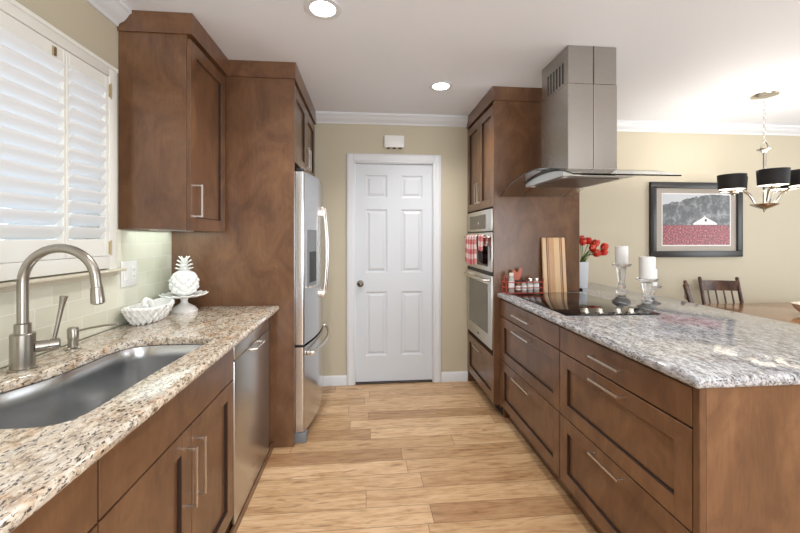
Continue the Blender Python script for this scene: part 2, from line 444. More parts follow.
def carcass(x_front, s, x_back, y0, y1, z0, z1, toe=0.0, top=False):
    """open box of panels behind the fronts; s = facing"""
    bm = bm_new(); t = 0.018
    box(bm, x_front, x_back, y0, y0+t, z0, z1); box(bm, x_front, x_back, y1-t, y1, z0, z1)
    box(bm, x_back-s*0, x_back+s*t, y0+t, y1-t, z0, z1)
    box(bm, x_front, x_back+s*t, y0+t, y1-t, z0, z0+t)
    box(bm, x_front, x_front-s*t, y0+t, y1-t, z1-0.03, z1)
    if top: box(bm, x_front-s*t, x_back+s*t, y0+t, y1-t, z1-t, z1)
    return bm

XL, YB, ZC = -1.225, 3.41, 2.468
XR, YR = 5.5, -2.5
CT = 0.914; CTB = 0.882
# ------------------------------------------------------------------ structure
struct('floor', BX(XL-.15, XR+.15, YR-.15, YB+.4, -0.1, 0), 'floor')
struct('ceiling', BX(XL-.15, XR+.15, YR-.15, YB+.15, ZC, ZC+.1), 'ceil')
DX0, DX1, DZ = -0.116, 0.618, 2.035
b = bm_new(); box(b, XL-.15, DX0, YB, YB+.12, 0, ZC); box(b, DX1, XR+.15, YB, YB+.12, 0, ZC); box(b, DX0, DX1, YB, YB+.12, DZ, ZC)
struct('wall_back', b, 'wall')
WY0, WY1, WZ0, WZ1 = 0.62, 1.835, 1.24, 2.09
b = bm_new(); box(b, XL-.12, XL, YR-.15, WY0, 0, ZC); box(b, XL-.12, XL, WY1, YB, 0, ZC)
box(b, XL-.12, XL, WY0, WY1, 0, WZ0); box(b, XL-.12, XL, WY0, WY1, WZ1, ZC)
struct('wall_left', b, 'wall')
b = bm_new(); box(b, XR, XR+.12, YR-.15, 0.0, 0, ZC); box(b, XR, XR+.12, 2.4, YB, 0, ZC); box(b, XR, XR+.12, 0, 2.4, 0, .5); box(b, XR, XR+.12, 0, 2.4, 2.2, ZC)
struct('wall_right', b, 'wall')
b = bm_new(); box(b, XL, -0.1, YR-.12, YR, 0, ZC); box(b, 3.3, XR, YR-.12, YR, 0, ZC); box(b, -.1, 3.3, YR-.12, YR, 0, .25); box(b, -.1, 3.3, YR-.12, YR, 2.25, ZC)
struct('wall_rear', b, 'wall')
def crown_prof(): return [(0, 0), (0.010, 0), (0.014, 0.012), (0.020, 0.018), (0.036, 0.026), (0.052, 0.044), (0.060, 0.058), (0.066, 0.064), (0.072, 0.066), (0.072, 0.086), (0, 0.086)]
struct('trim_1', prism(bm_new(), [(YB-a, ZC-.086+z) for a, z in crown_prof()], 'x', XL, XR), 'white')
struct('trim_2', prism(bm_new(), [(XL+a, ZC-.086+z) for a, z in crown_prof()], 'y', YR, 1.93), 'white')
bp = [(0, 0), (.014, 0), (.014, .07), (.009, .083), (.006, .088), (0, .088)]
b = bm_new(); prism(b, [(YB-a, z) for a, z in bp], 'x', -0.46, -0.184); prism(b, [(YB-a, z) for a, z in bp], 'x', 0.69, 0.94)
prism(b, [(YB-a, z) for a, z in bp], 'x', 2.1, XR)
struct('baseboard_back', b, 'white')

# door
d = sroot('door_1', (0.25, YB, 0))
b = bm_new()
for x0, x1 in ((-0.184, -0.114), (0.616, 0.687)):
    box(b, x0, x1, YB-.018, YB-.0005, 0, 2.112, 0.004, 2)
    box(b, x0+.012, x1-.012, YB-.022, YB-.016, 0, 2.10, 0.003)
box(b, -0.114, 0.616, YB-.018, YB-.0005, 2.035, 2.112, 0.004, 2)
box(b, -0.1255, 0.6275, YB-.022, YB-.016, 2.05, 2.10, 0.003)
obj('door_casing', b, 'white', d)
b = bm_new(); box(b, DX0+.0002, -0.106, YB-.004, YB+.11, 0, DZ-.0005); box(b, 0.608, DX1-.0002, YB-.004, YB+.11, 0, DZ-.0005); box(b, -.106, .608, YB-.004, YB+.11, 2.026, DZ-.0005)
obj('door_jamb', b, 'white', d)
# six panel leaf: grid mesh with stepped panels
lf = YB+.012
b = bm_new(); LX0, LX1, LZ0, LZ1 = -0.103, 0.605, 0.018, 2.022
panels = []
for (px0, px1) in ((-0.012, 0.186), (0.316, 0.514)):
    for (pz0, pz1) in ((0.255, 0.845), (1.02, 1.605), (1.712, 1.92)): panels.append((px0, px1, pz0, pz1))
xs = sorted({LX0, LX1, -0.012, 0.186, 0.316, 0.514}); zs = sorted({LZ0, LZ1, .255, .845, 1.02, 1.605, 1.712, 1.92})
V = {(i, j): b.verts.new((x, lf, z)) for i, x in enumerate(xs) for j, z in enumerate(zs)}
for i in range(len(xs)-1):
    for j in range(len(zs)-1):
        q = (xs[i], xs[i+1], zs[j], zs[j+1]); vs = [V[i, j], V[i+1, j], V[i+1, j+1], V[i, j+1]]
        if any(abs(q[0]-p[0]) < 1e-6 and abs(q[2]-p[2]) < 1e-6 for p in panels):
            prev = vs
            for ins, dep in ((0.004, 0.007), (0.014, 0.010), (0.020, 0.010), (0.040, 0.002)):
                cur = [b.verts.new((x, lf+dep, z)) for x, z in ((q[0]+ins, q[2]+ins), (q[1]-ins, q[2]+ins), (q[1]-ins, q[3]-ins), (q[0]+ins, q[3]-ins))]
                for a in range(4): b.faces.new((prev[a], prev[(a+1) % 4], cur[(a+1) % 4], cur[a]))
                prev = cur
            b.faces.new(prev)
        else: b.faces.new(vs)
box(b, LX0, LX1, lf+.0105, lf+.035, LZ0, LZ1)
b.faces.ensure_lookup_table()
leaf = obj('door_leaf', b, 'door', d, sharp=10)
b = bm_new(); lathe(b, (-0.060, lf, .921), [(0.0, -.060), (.012, -.060), (.022, -.054), (.026, -.044), (.024, -.033), (.014, -.026), (.010, -.022), (.010, -.008), (.030, -.006), (.032, 0)], 24, 'y')
obj('door_knob', b, plain('dark_nickel_knob', (120, 112, 104), 0.25, 1.0), leaf)
obj('threshold', BX(DX0+.012, DX1-.012, YB-.01, YB+.11, 0.0005, 0.012, 0.002), plain('dark_threshold', (70, 58, 50), 0.6), d)

# outdoors behind the sink window
struct('terrain_outside', BX(-9, XL-.2, -4, 8, -.12, -.02), 'patio')
nh = thing('neighbouring_house', (-6, 1.5, -.02), 'pale neighbouring house seen in slivers between the shutter louvers', 'house')
obj('wall', BX(-6.4, -6.0, -3.5, 7.5, -.02, 2.7), 'house', nh)
for y in (-.6, .7, 2.0, 3.3, 4.8):
    wn_ = obj('window', BX(-6.0, -5.97, y, y+.8, 1.15, 1.9, .005), 'white', nh)
    obj('pane', BX(-5.97, -5.965, y+.05, y+.75, 1.2, 1.85), 'house_window', wn_)
b = bm_new(); prism(b, [(-5.6, 2.62), (-5.6, 2.72), (-7.4, 3.4), (-7.4, 3.3)], 'y', -3.7, 7.7); obj('roof', b, 'dgrey', nh)

# ------------------------------------------------------------------ window with plantation shutters
wd = sroot('window_1', (XL, 1.25, 1.2))
fx = XL+.034           # inner face of the shutter frame
b = bm_new()
box(b, XL+.001, fx, WY1-.002, 1.885, 1.19, 2.148, .003, 2); box(b, XL+.001, fx, .55, .62, 1.19, 2.148, .003, 2)
box(b, XL+.001, fx, .62, WY1-.002, 2.096, 2.148, .003, 2); box(b, XL+.001, fx, .62, WY1-.002, 1.205, 1.262, .003, 2)
box(b, fx, fx+.005, .545, 1.887, 2.134, 2.152, .002)
obj('shutter_frame', b, 'shutter', wd)
b = bm_new(); box(b, XL+.0095, XL+.062, .5, 1.915, 1.186, 1.199, .005, 3); box(b, XL+.0095, XL+.03, .52, 1.90, 1.165, 1.187, .004, 2)
obj('window_sill', b, plain('sill_paint', (214, 206, 186), 0.4), wd)
b = bm_new(); box(b, XL-.10, XL-.07, WY0, WY1, WZ0, WZ0+.04); box(b, XL-.10, XL-.07, WY0, WY1, WZ1-.04, WZ1)
for y in (WY0, 1.20, WY1-.04): box(b, XL-.10, XL-.07, y, y+.04, WZ0+.04, WZ1-.04)
obj('window_frame', b, 'white', wd)
obj('pane', BX(XL-.087, XL-.083, WY0+.04, WY1-.04, WZ0+.04, WZ1-.04), 'pane', wd)
def shutter(y0, y1, lst, rst, pw=.064, pitch=.0535):
    b = bm_new(); x0, x1 = XL+.004, XL+.030
    box(b, x0, x1, y0, y0+lst, 1.264, 2.094, .002); box(b, x0, x1, y1-rst, y1, 1.264, 2.094, .002)
    box(b, x0, x1, y0+lst, y1-rst, 1.264, 1.340, .002); box(b, x0, x1, y0+lst, y1-rst, 2.040, 2.094, .002)
    p = obj('shutter_panel', b, 'shutter', wd)
    z = 1.367; cx = XL+.017; ang = math.radians(50)
    while z < 2.03:
        lb = bm_new(); sec = []
        for i in range(12):
            a = 2*PI*i/12; u_, v_ = pw/2*math.cos(a), .0052*math.sin(a)
            sec.append((cx+u_*math.cos(ang)-v_*math.sin(ang), z+u_*math.sin(ang)+v_*math.cos(ang)))
        prism(lb, sec, 'y', y0+lst+.001, y1-rst-.001)
        obj('louver', lb, 'louver', p); z += pitch
    return p
p1 = shutter(1.590, 1.832, .014, .022)
shutter(1.20, 1.588, .03, .014); shutter(.626, 1.197, .03, .03)
for z in (1.30, 2.03):
    b = bm_new(); box(b, XL+.0302, XL+.0345, 1.831, 1.847, z-.03, z+.03, .001); tube(b, [(XL+.036, 1.839, z-.035), (XL+.036, 1.839, z+.035)], .004, 8)
    obj('hinge', b, 'brass', wd)
b = bm_new(); box(b, XL+.030, XL+.036, 1.52, 1.538, 2.045, 2.08, .002); obj('latch', b, 'brass', wd)

# backsplash tile
struct('trim_3', BX(XL+.0005, XL+.009, .3, 2.429, CT, 1.164), 'tile')
b = BX(XL+.0005, XL+.009, 1.9165, 2.429, 1.164, 1.386)
t4 = struct('trim_4', b, 'tile')
# keep the brick pattern continuous over both pieces: shared origin
for o_, nm in ((bpy.data.objects['trim_3'], 0), (t4, 0)):
    off_ = Vector((XL, 1.929-.152*12, CT-.0765*4+.018)) - Vector(o_.location)
    for v in o_.data.vertices: v.co = v.co-off_
    o_.location = Vector(o_.location)+off_

# ------------------------------------------------------------------ left run of cabinets
XF = -0.60
def left_base(y0, y1, label):
    r = thing('base_cabinet', ((XL-.6)/2, (y0+y1)/2, 0), label, 'cabinet')
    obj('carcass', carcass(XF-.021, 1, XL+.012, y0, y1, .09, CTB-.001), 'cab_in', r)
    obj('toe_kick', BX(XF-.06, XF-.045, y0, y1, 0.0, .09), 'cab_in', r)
    return r
r = left_base(.888, 1.730, 'stained maple sink base cabinet under the stainless sink, two doors below a flat false front')
obj('false_front', shaker_x(XF, 1, .890, 1.728, .712, .873, slabonly=True), 'cab', r)
for (a, c_, hy) in ((.890, 1.3295, 1.297), (1.3325, 1.728, 1.364)):
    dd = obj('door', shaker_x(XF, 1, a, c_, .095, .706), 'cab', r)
    obj('handle', pull(XF, 1, hy-.005, hy+.005, .443, .645), 'pull', dd)
r = left_base(.27, .886, 'stained maple base cabinet with top drawer nearest the camera on the left')
dd = obj('drawer', shaker_x(XF, 1, .272, .8845, .712, .873, slabonly=True), 'cab', r)
obj('handle', pull(XF, 1, .45, .65, .79, .79), 'pull', dd)
dd = obj('door', shaker_x(XF, 1, .272, .8845, .095, .706), 'cab', r); obj('handle', pull(XF, 1, .335, .345, .443, .645), 'pull', dd)

dw = thing('dishwasher', (-.9, 2.02, 0), 'stainless steel dishwasher beside the sink cabinet, with a small bar latch handle', 'dishwasher')
obj('body', BX(-1.2, -.613, 1.737, 2.321, .08, .862), 'dgrey', dw)
obj('door_panel', BX(-.612, -.597, 1.735, 2.323, .045, .786, .004, 2), 'steel', dw)
cp = obj('control_panel', BX(-.612, -.597, 1.735, 2.323, .790, .874, .004, 2), 'steel', dw)
b = bm_new(); tube(b, [(-.598, 1.955, .775), (-.566, 1.96, .775), (-.566, 2.10, .775), (-.598, 2.105, .775)], .007, 10); obj('handle', b, 'pull', dw)
obj('badge', BX(-.5975, -.596, 1.985, 2.055, .148, .154), 'pull', dw)
obj('kick_plate', BX(-.64, -.62, 1.722, 2.321, 0, .04), 'cab', dw)
b = bm_new(); box(b, -.608, -.594, .27, 2.428, 0, .04, .001); obj('toe_trim', b, 'cab', None, label='narrow stained wood strip along the floor under the left cabinets and dishwasher', cat='trim strip')
obj('filler_panel', BX(-1.2, -.612, 2.3245, 2.428, 0.0, CTB-.001), 'cab', None, label='dark wood filler strip between the dishwasher and the tall fridge panel', cat='filler panel')

# sink outline
out_l = [(XL+.0095, .27), (-.553, .27), (-.553, 2.427), (XL+.0095, 2.427)]
outer = rounded(out_l, [0, .01, .03, 0], 5)
hole = spline([(-.84, .922), (-.735, .928), (-.697, .975), (-.690, 1.09), (-.688, 1.21), (-.680, 1.36), (-.668, 1.52), (-.656, 1.61), (-.668, 1.662), (-.72, 1.682), (-.83, 1.686), (-.92, 1.682), (-.985, 1.655), (-1.018, 1.585), (-1.026, 1.47), (-1.034, 1.36), (-1.058, 1.28), (-1.088, 1.20), (-1.105, 1.10), (-1.10, 1.0), (-1.05, .94), (-.95, .924)], 4)
obj('countertop', slab(bm_new(), outer, CTB, CT, hole), 'granite_left', None, label='cream and rust speckled granite countertop with undermount sink cutout on the left', cat='countertop')
sk = thing('kitchen_sink', (-.88, 1.28, CTB-.21), 'curved undermount stainless steel sink set in the left countertop', 'sink')
b = bm_new(); rings = []
prof = [(-.022, CTB-.001), (.001, CTB-.001), (.003, CTB-.004), (.006, CTB-.06), (.010, CTB-.155)]
for i in range(1, 7):
    a = PI/2*i/6; prof.append((.010+.045*(1-math.cos(a)), CTB-.155-.045*math.sin(a)))
prof += [(.075, CTB-.2015)]
def smoothoff(poly, d):
    q = offs(poly, d)
    for _ in range(int(abs(d)*120)):
        n = len(q); q = [((q[i-1][0]+2*q[i][0]+q[(i+1) % n][0])/4, (q[i-1][1]+2*q[i][1]+q[(i+1) % n][1])/4) for i in range(n)]
    return q
for dd_, z in prof: rings.append([b.verts.new((*p, z)) for p in smoothoff(hole, dd_)])
n = len(hole)
for A_, B_ in zip(rings, rings[1:]):
    for i in range(n): b.faces.new((A_[i], A_[(i+1) % n], B_[(i+1) % n], B_[i]))
b.faces.new(rings[-1])
o = obj('basin', b, 'steel_h', sk, sharp=50)
sm = o.modifiers.new('thickness', 'SOLIDIFY'); sm.thickness = .0015; sm.offset = -1
b = bm_new(); zf = CTB-.2015
lathe(b, (-.93, 1.30, zf), [(.057, 0.0005), (.056, .003), (.046, .003), (.040, -.0), (.0, -.001)], 28); obj('drain', b, 'chrome', sk)
b = bm_new()
for i in range(11):
    y = 1.36+i*.022; box(b, -1.0+.0, -.985, y, y+.012, zf+.001, zf+.004)
obj('drain_slots', b, 'slot', sk)

# faucet
fxx, fy = -1.130, 1.325
fa = thing('kitchen_faucet', (fxx, fy, CT), 'brushed nickel gooseneck pull down faucet behind the sink', 'faucet')
b = bm_new(); lathe(b, (fxx, fy, CT), [(.037, 0), (.037, .004), (.032, .007), (.032, .116), (.030, .119), (.0215, .120), (.0215, .150), (.017, .153)], 32)
obj('base', b, 'nickel', fa)
R_ = .113; z0 = CT+.286
pts = [(fxx, fy, CT+.15), (fxx, fy, CT+.2), (fxx, fy, CT+.25), (fxx, fy, z0)]
pts += [(fxx+R_-R_*math.cos(PI*i/18*.94), fy, z0+R_*math.sin(PI*i/18*.94)) for i in range(1, 19)]
ex = pts[-1]; pts.append((ex[0]+.003, fy, ex[2]-.034))
b = bm_new(); tube(b, pts, .0148, 20); obj('spout', b, 'nickel', fa)
ex = pts[-1]; b = bm_new(); sg = [(ex[0], fy, ex[2]+.004), (ex[0]+.001, fy, ex[2]-.004), (ex[0]+.001, fy, ex[2]-.006), (ex[0]+.004, fy, ex[2]-.045), (ex[0]+.005, fy, ex[2]-.058), (ex[0]+.005, fy, ex[2]-.062)]
tube(b, sg, [.0152, .0152, .017, .0195, .0195, .013], 20); obj('spray_head', b, 'nickel', fa)
b = bm_new(); dv = Vector((.78, .62, 0)).normalized(); c0 = Vector((fxx, fy, CT+.068))
tube(b, [c0+dv*.030, c0+dv*.060, c0+dv*.0605, c0+dv*.064, c0+dv*.0645, c0+dv*.088, c0+dv*.092], [.019, .019, .017, .017, .020, .020, .016], 20)
lv = obj('valve', b, 'nickel', fa)
c1 = c0+dv*.076+Vector((0, 0, .018)); tp = c1+Vector((.022, .012, .145))
b = bm_new(); tube(b, [c1, c1.lerp(tp, .3), c1.lerp(tp, .7), c1.lerp(tp, .9), tp], [.0055, .006, .0075, .010, .012], 12); obj('lever', b, 'nickel', lv)

sx_, sy_ = -1.140, 1.548
so = thing('soap_dispenser', (sx_, sy_, CT), 'short brushed nickel soap dispenser with long thin nozzle beside the faucet', 'soap dispenser')
b = bm_new(); lathe(b, (sx_, sy_, CT), [(.026, 0), (.026, .004), (.020, .008), (.0165, .010), (.0165, .040), (.018, .042), (.018, .078), (.015, .084), (0, .085)], 28); obj('body', b, 'nickel', so)
b = bm_new(); tube(b, [(sx_+.015, sy_, CT+.070), (sx_+.06, sy_+.002, CT+.080), (sx_+.11, sy_+.004, CT+.088), (sx_+.155, sy_+.006, CT+.092), (sx_+.163, sy_+.006, CT+.087)], [.0045, .004, .004, .004, .0035], 10); obj('nozzle', b, 'nickel', so)

# switch plate
sw = thing('wall_switch_plate', (XL+.0095, 2.007, 1.10), 'white double switch and outlet plate on the tile backsplash', 'switch plate')
b = bm_new(); box(b, XL+.0095, XL+.0155, 1.944, 2.070, 1.10, 1.228, .0025, 2); obj('plate', b, 'plug', sw)
b = bm_new(); box(b, XL+.0155, XL+.0190, 1.960, 1.995, 1.130, 1.198, .0015); obj('rocker_switch', b, 'ceramic', sw)
ot = obj('outlet', BX(XL+.0155, XL+.0185, 2.020, 2.055, 1.130, 1.198, .0015), 'ceramic', sw)
b = bm_new()
for z in (1.147, 1.181):
    for y in (2.031, 2.044): box(b, XL+.0184, XL+.0190, y-.001, y+.001, z-.005, z+.005)
    box(b, XL+.0184, XL+.0190, 2.036, 2.039, z-.011, z-.008)
obj('socket_slots', b, 'slot', ot)

# ------------------------------------------------------------------ upper cabinet, left
def crown_wood(b, x0, x1, y0, y1, sides, z0=2.366, z1=ZC-.001, fl=.013):
    """box crown around a cabinet top with a small cove; sides = which edges flare"""
    prof = [(0, z0), (.009, z0), (.009, z0+.010), (.010, z0+.03), (.011, z0+.07), (fl, z1-.012), (fl, z1)]
    rings = []
    for d_, z in prof:
        X0 = x0-(d_ if 'x-' in sides else 0); X1 = x1+(d_ if 'x+' in sides else 0)
        Y0 = y0-(d_ if 'y-' in sides else 0); Y1 = y1+(d_ if 'y+' in sides else 0)
        rings.append([b.verts.new(p) for p in ((X0, Y0, z), (X1, Y0, z), (X1, Y1, z), (X0, Y1, z))])
    for A_, B_ in zip(rings, rings[1:]):
        for i in range(4): b.faces.new((A_[i], A_[(i+1) % 4], B_[(i+1) % 4], B_[i]))
    b.faces.new(rings[0]); b.faces.new(rings[-1]); return b
uc = thing('upper_cabinet', (-1.04, 2.18, 1.388), 'stained maple upper cabinet with crown beside the shuttered window', 'cabinet')
b = bm_new(); box(b, XL+.002, -.903, 1.944, 2.424, 1.39, 2.40, .0015); obj('carcass', b, 'cab', uc)
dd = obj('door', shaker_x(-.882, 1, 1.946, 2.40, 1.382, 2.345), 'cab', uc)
obj('handle', pull(-.882, 1, 2.002, 2.012, 1.452, 1.622), 'pull', dd)
obj('crown', crown_wood(bm_new(), XL+.002, -.882, 1.944, 2.424, ('x+', 'y-')), 'cab', uc)
l_ = area('under_cabinet_light', (-1.08, 2.2, 1.38), (0, 0, 0), .26, .40, 0.55, (0.86, 1.0, 0.94)); 
obj('light_bar', BX(-1.11, -1.07, 2.0, 2.4, 1.384, 1.3895), 'plug', uc)

# ------------------------------------------------------------------ fridge enclosure
fe = thing('fridge_cabinet', (-.84, 2.9, 0), 'tall stained maple fridge surround with side panel and two doors above the fridge', 'cabinet')
obj('side_panel', BX(XL+.002, -.467, 2.430, 2.449, 0, 2.40, .0012), 'cab', fe)
obj('far_panel', BX(XL+.002, -.50, 3.385, 3.405, 0, 2.36), 'cab', fe)
obj('carcass', BX(XL+.002, -.489, 2.4495, 3.384, 1.845, 2.36), 'cab', fe)
for y0, y1, hy in ((2.452, 2.915, 2.875), (2.918, 3.382, 2.96)):
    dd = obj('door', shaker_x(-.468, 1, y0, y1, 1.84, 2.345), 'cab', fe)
    obj('handle', pull(-.468, 1, hy-.005, hy+.005, 1.87, 2.03), 'pull', dd)
obj('crown', crown_wood(bm_new(), XL+.002, -.467, 2.430, 3.405, ('x+', 'y-')), 'cab', fe)

# ------------------------------------------------------------------ fridge
fr = thing('refrigerator', (-.78, 2.91, 0), 'stainless steel french door refrigerator with curved handles and bottom freezer', 'refrigerator')
FY0, FY1 = 2.466, 3.366
obj('body', BX(-1.18, -.478, FY0+.005, FY1-.005, .03, 1.785, .004), 'dgrey', fr)
def fxs(y): t_ = (y-FY0)/(FY1-FY0); return -.412+.062*(1-(2*t_-1)**2)
def bow(y0, y1, z0, z1, xb=-.476):
    b = bm_new(); n = 14; poly = [(xb, y1), (xb, y0)]
    er = .014
    ys = [y0+er*(1-math.cos(PI/2*i/4)) for i in range(5)]
    front = [(fxs(y0+er)-er+er*math.sin(PI/2*i/4), ys[i]) for i in range(5)]
    front += [(fxs(y0+er+(y1-y0-2*er)*i/n), y0+er+(y1-y0-2*er)*i/n) for i in range(1, n)]
    front += [(fxs(y1-er)-er+er*math.cos(PI/2*i/4), y1-er+er*math.sin(PI/2*i/4)) for i in range(5)]
    prism(b, poly+front, 'z', z0, z1); return b
def handle_arc(pts, r=.011): return tube(bm_new(), pts, r, 12, flat=.8)
for y0, y1, hy in ((FY0, 2.9145, 2.858), (2.9175, FY1, 2.974)):
    dd = obj('door', bow(y0, y1, .645, 1.778), 'fridge', fr)
    x = fxs(hy); b = bm_new()
    pts = [(x-.002, hy, 1.548), (x+.026, hy, 1.545)] + [(x+.026+.018*math.sin(PI*i/12), hy, 1.545-.625*i/12) for i in range(1, 12)] + [(x+.026, hy, .92), (x-.002, hy, .914)]
    tube(b, pts, .011, 12); box(b, x-.002, x+.030, hy-.013, hy+.013, 1.505, 1.575, .004, 2); box(b, x-.002, x+.030, hy-.013, hy+.013, .892, .945, .004, 2)
    obj('handle', b, 'pull', dd)
    if y0 == FY0:
        xs_ = fxs(2.62)
        b = bm_new(); prism(b, [(fxs(2.53)-.006, 2.53), (fxs(2.53)+.004, 2.53), (fxs(2.61)+.004, 2.61), (fxs(2.70)+.004, 2.70), (fxs(2.70)-.006, 2.70)], 'z', 1.01, 1.40)
        dp = obj('dispenser', b, 'dgrey', dd)
        b = bm_new(); prism(b, [(fxs(2.55)+.002, 2.55), (fxs(2.55)+.0055, 2.55), (fxs(2.62)+.0055, 2.62), (fxs(2.685)+.0055, 2.685), (fxs(2.685)+.002, 2.685)], 'z', 1.04, 1.25); obj('dispenser_recess', b, 'black', dp)
        b = bm_new(); prism(b, [(fxs(2.54), 2.54), (fxs(2.54)+.02, 2.54), (fxs(2.69)+.02, 2.69), (fxs(2.69), 2.69)], 'z', 1.005, 1.02); obj('drip_tray', b, 'pull', dp)
dd = obj('freezer_drawer', bow(FY0, FY1, .075, .628), 'fridge', fr)
b = bm_new(); pts = [(fxs(2.53)-.002, 2.53, .575), (fxs(2.53)+.035, 2.535, .575)]+[(fxs(2.535+.76*i/14)+.035+.012*math.sin(PI*i/14), 2.535+.76*i/14, .575) for i in range(1, 14)]+[(fxs(3.30)+.035, 3.295, .575), (fxs(3.30)-.002, 3.30, .575)]
tube(b, pts, .012, 12)
for y in (2.53, 3.30): box(b, fxs(y)-.003, fxs(y)+.042, y-.02, y+.02, .560, .590, .004, 2)
obj('handle', b, 'pull', dd)
b = bm_new()
for y in (FY0+.002, FY1-.052): box(b, -.475, -.395, y, y+.05, .0, .05, .006, 2); box(b, -.475, -.41, y, y+.05, .05, .07, .003)
b.free()
for y in (FY0+.002, FY1-.052):
    b = bm_new(); box(b, -.475, -.395, y, y+.05, .0, .07, .006, 2); obj('hinge_foot', b, 'dgrey', fr)
for q in ((FY0+.002, FY0+.05, 1.779, 1.80), (FY1-.05, FY1-.002, 1.779, 1.80), (FY0+.004, FY0+.05, .629, .644)): obj('hinge_cover', BX(-.47, -.414, q[0], q[1], q[2], q[3], .004, 2), 'black', fr)

# ------------------------------------------------------------------ door chime
ch = thing('door_chime', (.247, YB-.045, 2.16), 'white door chime box on the tan wall above the door', 'door chime')
obj('cover', BX(.158, .340, YB-.045, YB-.0005, 2.168, 2.278, .006, 2), 'plug', ch)
b = bm_new()
for x in (.195, .249, .303): obj('sound_vent', BX(x-.014, x+.014, YB-.040, YB-.01, 2.160, 2.1682, .002), 'slot', ch)
b.free()

# ------------------------------------------------------------------ oven tower
TX = .94
ot = thing('oven_cabinet', (1.28, 3.04, 0), 'tall stained maple oven cabinet with crown at the end of the counter', 'cabinet')
TY0, TY1 = 2.682, 3.395
obj('end_panel', prism(bm_new(), [(TX+.002, .098), (1.02, .098), (1.02, 0), (1.61, 0), (1.61, 2.40), (TX+.002, 2.40)], 'y', TY0, TY0+.019), 'cab', ot)
obj('far_panel', BX(TX+.002, 1.61, TY1-.005, TY1+.012, .0, 2.36), 'cab', ot)
b = bm_new(); box(b, TX+.022, 1.60, TY0+.0195, TY1-.0055, 1.575, 2.36); box(b, TX+.022, 1.60, TY0+.0195, TY1-.0055, .09, .48); box(b, 1.585, 1.60, TY0+.0195, TY1-.0055, .48, 1.575)
box(b, 1.02, 1.03, TY0+.0195, TY1-.0055, 0, .09)
obj('carcass', b, 'cab_in', ot)
obj('rear_panel', BX(1.602, 1.61, TY0+.0195, TY1-.0055, 0, 2.36), 'cab', ot)
b = bm_new(); ym = (TY0+TY1)/2
for y0, y1, hy in ((TY0+.002, ym-.0015, ym-.035), (ym+.0015, TY1+.01, ym+.035)):
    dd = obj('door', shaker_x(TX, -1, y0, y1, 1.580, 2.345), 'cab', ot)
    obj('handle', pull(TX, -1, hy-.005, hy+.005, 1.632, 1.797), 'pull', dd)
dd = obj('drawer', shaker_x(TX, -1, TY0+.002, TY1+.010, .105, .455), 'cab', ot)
obj('handle', pull(TX, -1, 2.945, 3.145, .412, .412), 'pull', dd)
obj('crown', crown_wood(bm_new(), TX, 1.61, TY0, TY1+.012, ('x-', 'y-', 'x+')), 'cab', ot)

ov = thing('double_wall_oven', (1.2, 3.04, .5), 'stainless steel double wall oven built into the tall cabinet', 'oven')
OY0, OY1 = TY0+.021, TY1-.008
obj('oven_body', BX(.945, 1.5, OY0+.01, OY1-.01, .485, 1.565), 'black', ov)
c_ = obj('control_panel', BX(.930, .944, OY0, OY1, 1.395, 1.565, .004, 2), 'ovensteel', ov)
obj('display', BX(.928, .9305, OY0+.14, OY1-.10, 1.415, 1.53, .001), 'display', c_)
obj('display_digits', BX(.9275, .9282, 3.02, 3.035, 1.455, 1.475), 'plug', c_)
for nm, z0, z1, wz0, wz1 in (('upper_oven_door', 1.085, 1.385, 1.12, 1.30), ('lower_oven_door', .50, 1.055, .60, .985)):
    dd = obj('oven_door', BX(.930, .944, OY0, OY1, z0, z1, .004, 2), 'ovensteel', ov)
    obj('oven_window', BX(.9285, .931, OY0+.085, OY1-.085, wz0, wz1, .001), 'ovenglass' if z0 < 1 else 'bglass', dd)
    hz = z1-.035; pts = [(.931, OY0+.05, hz), (.893, OY0+.055, hz)]+[(.893-.012*math.sin(PI*i/10), OY0+.055+(OY1-OY0-.11)*i/10, hz) for i in range(1, 10)]+[(.893, OY1-.055, hz), (.931, OY1-.05, hz)]
    obj('handle', tube(bm_new(), pts, .010, 12), 'pull', dd)
obj('badge', BX(.9285, .931, 3.01, 3.07, .535, .555, .001), 'dgrey', ov)

# towels over the upper oven handle
hz, hx = 1.350, .883
def towel(y0, y1, front, back, mat, name, label, cat, amp=.006, ph=0.0, dx=0.0, flare=0.0):
    b = bm_new(); uvl = b.loops.layers.uv.new('UVMap'); nu, prof = 22, []
    r = .0155
    nb = 10
    for i in range(nb): prof.append((r, -back+back*i/nb))
    for i in range(9): a = PI*i/8; prof.append((r*math.cos(a), r*math.sin(a)))
    for i in range(1, 17): prof.append((-r, -front*i/16))
    L = [0]
    for p, q in zip(prof, prof[1:]): L.append(L[-1]+math.dist(p, q))
    rows = []
    for k_, (px, pz) in enumerate(prof):
        row_ = []
        hang = max(0, -pz)
        for j in range(nu+1):
            t_ = j/nu; y = y0+(y1-y0)*t_ + (t_-.5)*flare*hang/.25
            w_ = amp*min(1, hang/.08)*math.sin(t_*9+ph)*(1 if px < 0 else .2)
            sag = .018*math.sin(t_*PI*1.0+ph)*min(1, hang/.2)*(1 if px < 0 else 0)
            row_.append(b.verts.new((hx+dx+px-abs(w_)*.8+(w_*.3 if px < 0 else 0), y, hz+pz-sag)))
        rows.append(row_)
    for k_ in range(len(rows)-1):
        for j in range(nu):
            f = b.faces.new((rows[k_][j], rows[k_][j+1], rows[k_+1][j+1], rows[k_+1][j]))
            for lp, (uu, vv) in zip(f.loops, ((j, k_), (j+1, k_), (j+1, k_+1), (j, k_+1))):
                lp[uvl].uv = ((y1-y0)*uu/nu, L[vv])
    o = obj(name, b, mat, None, sharp=180, label=label, cat=cat)
    s_ = o.modifiers.new('thickness', 'SOLIDIFY'); s_.thickness = .003; s_.offset = 1
    return o
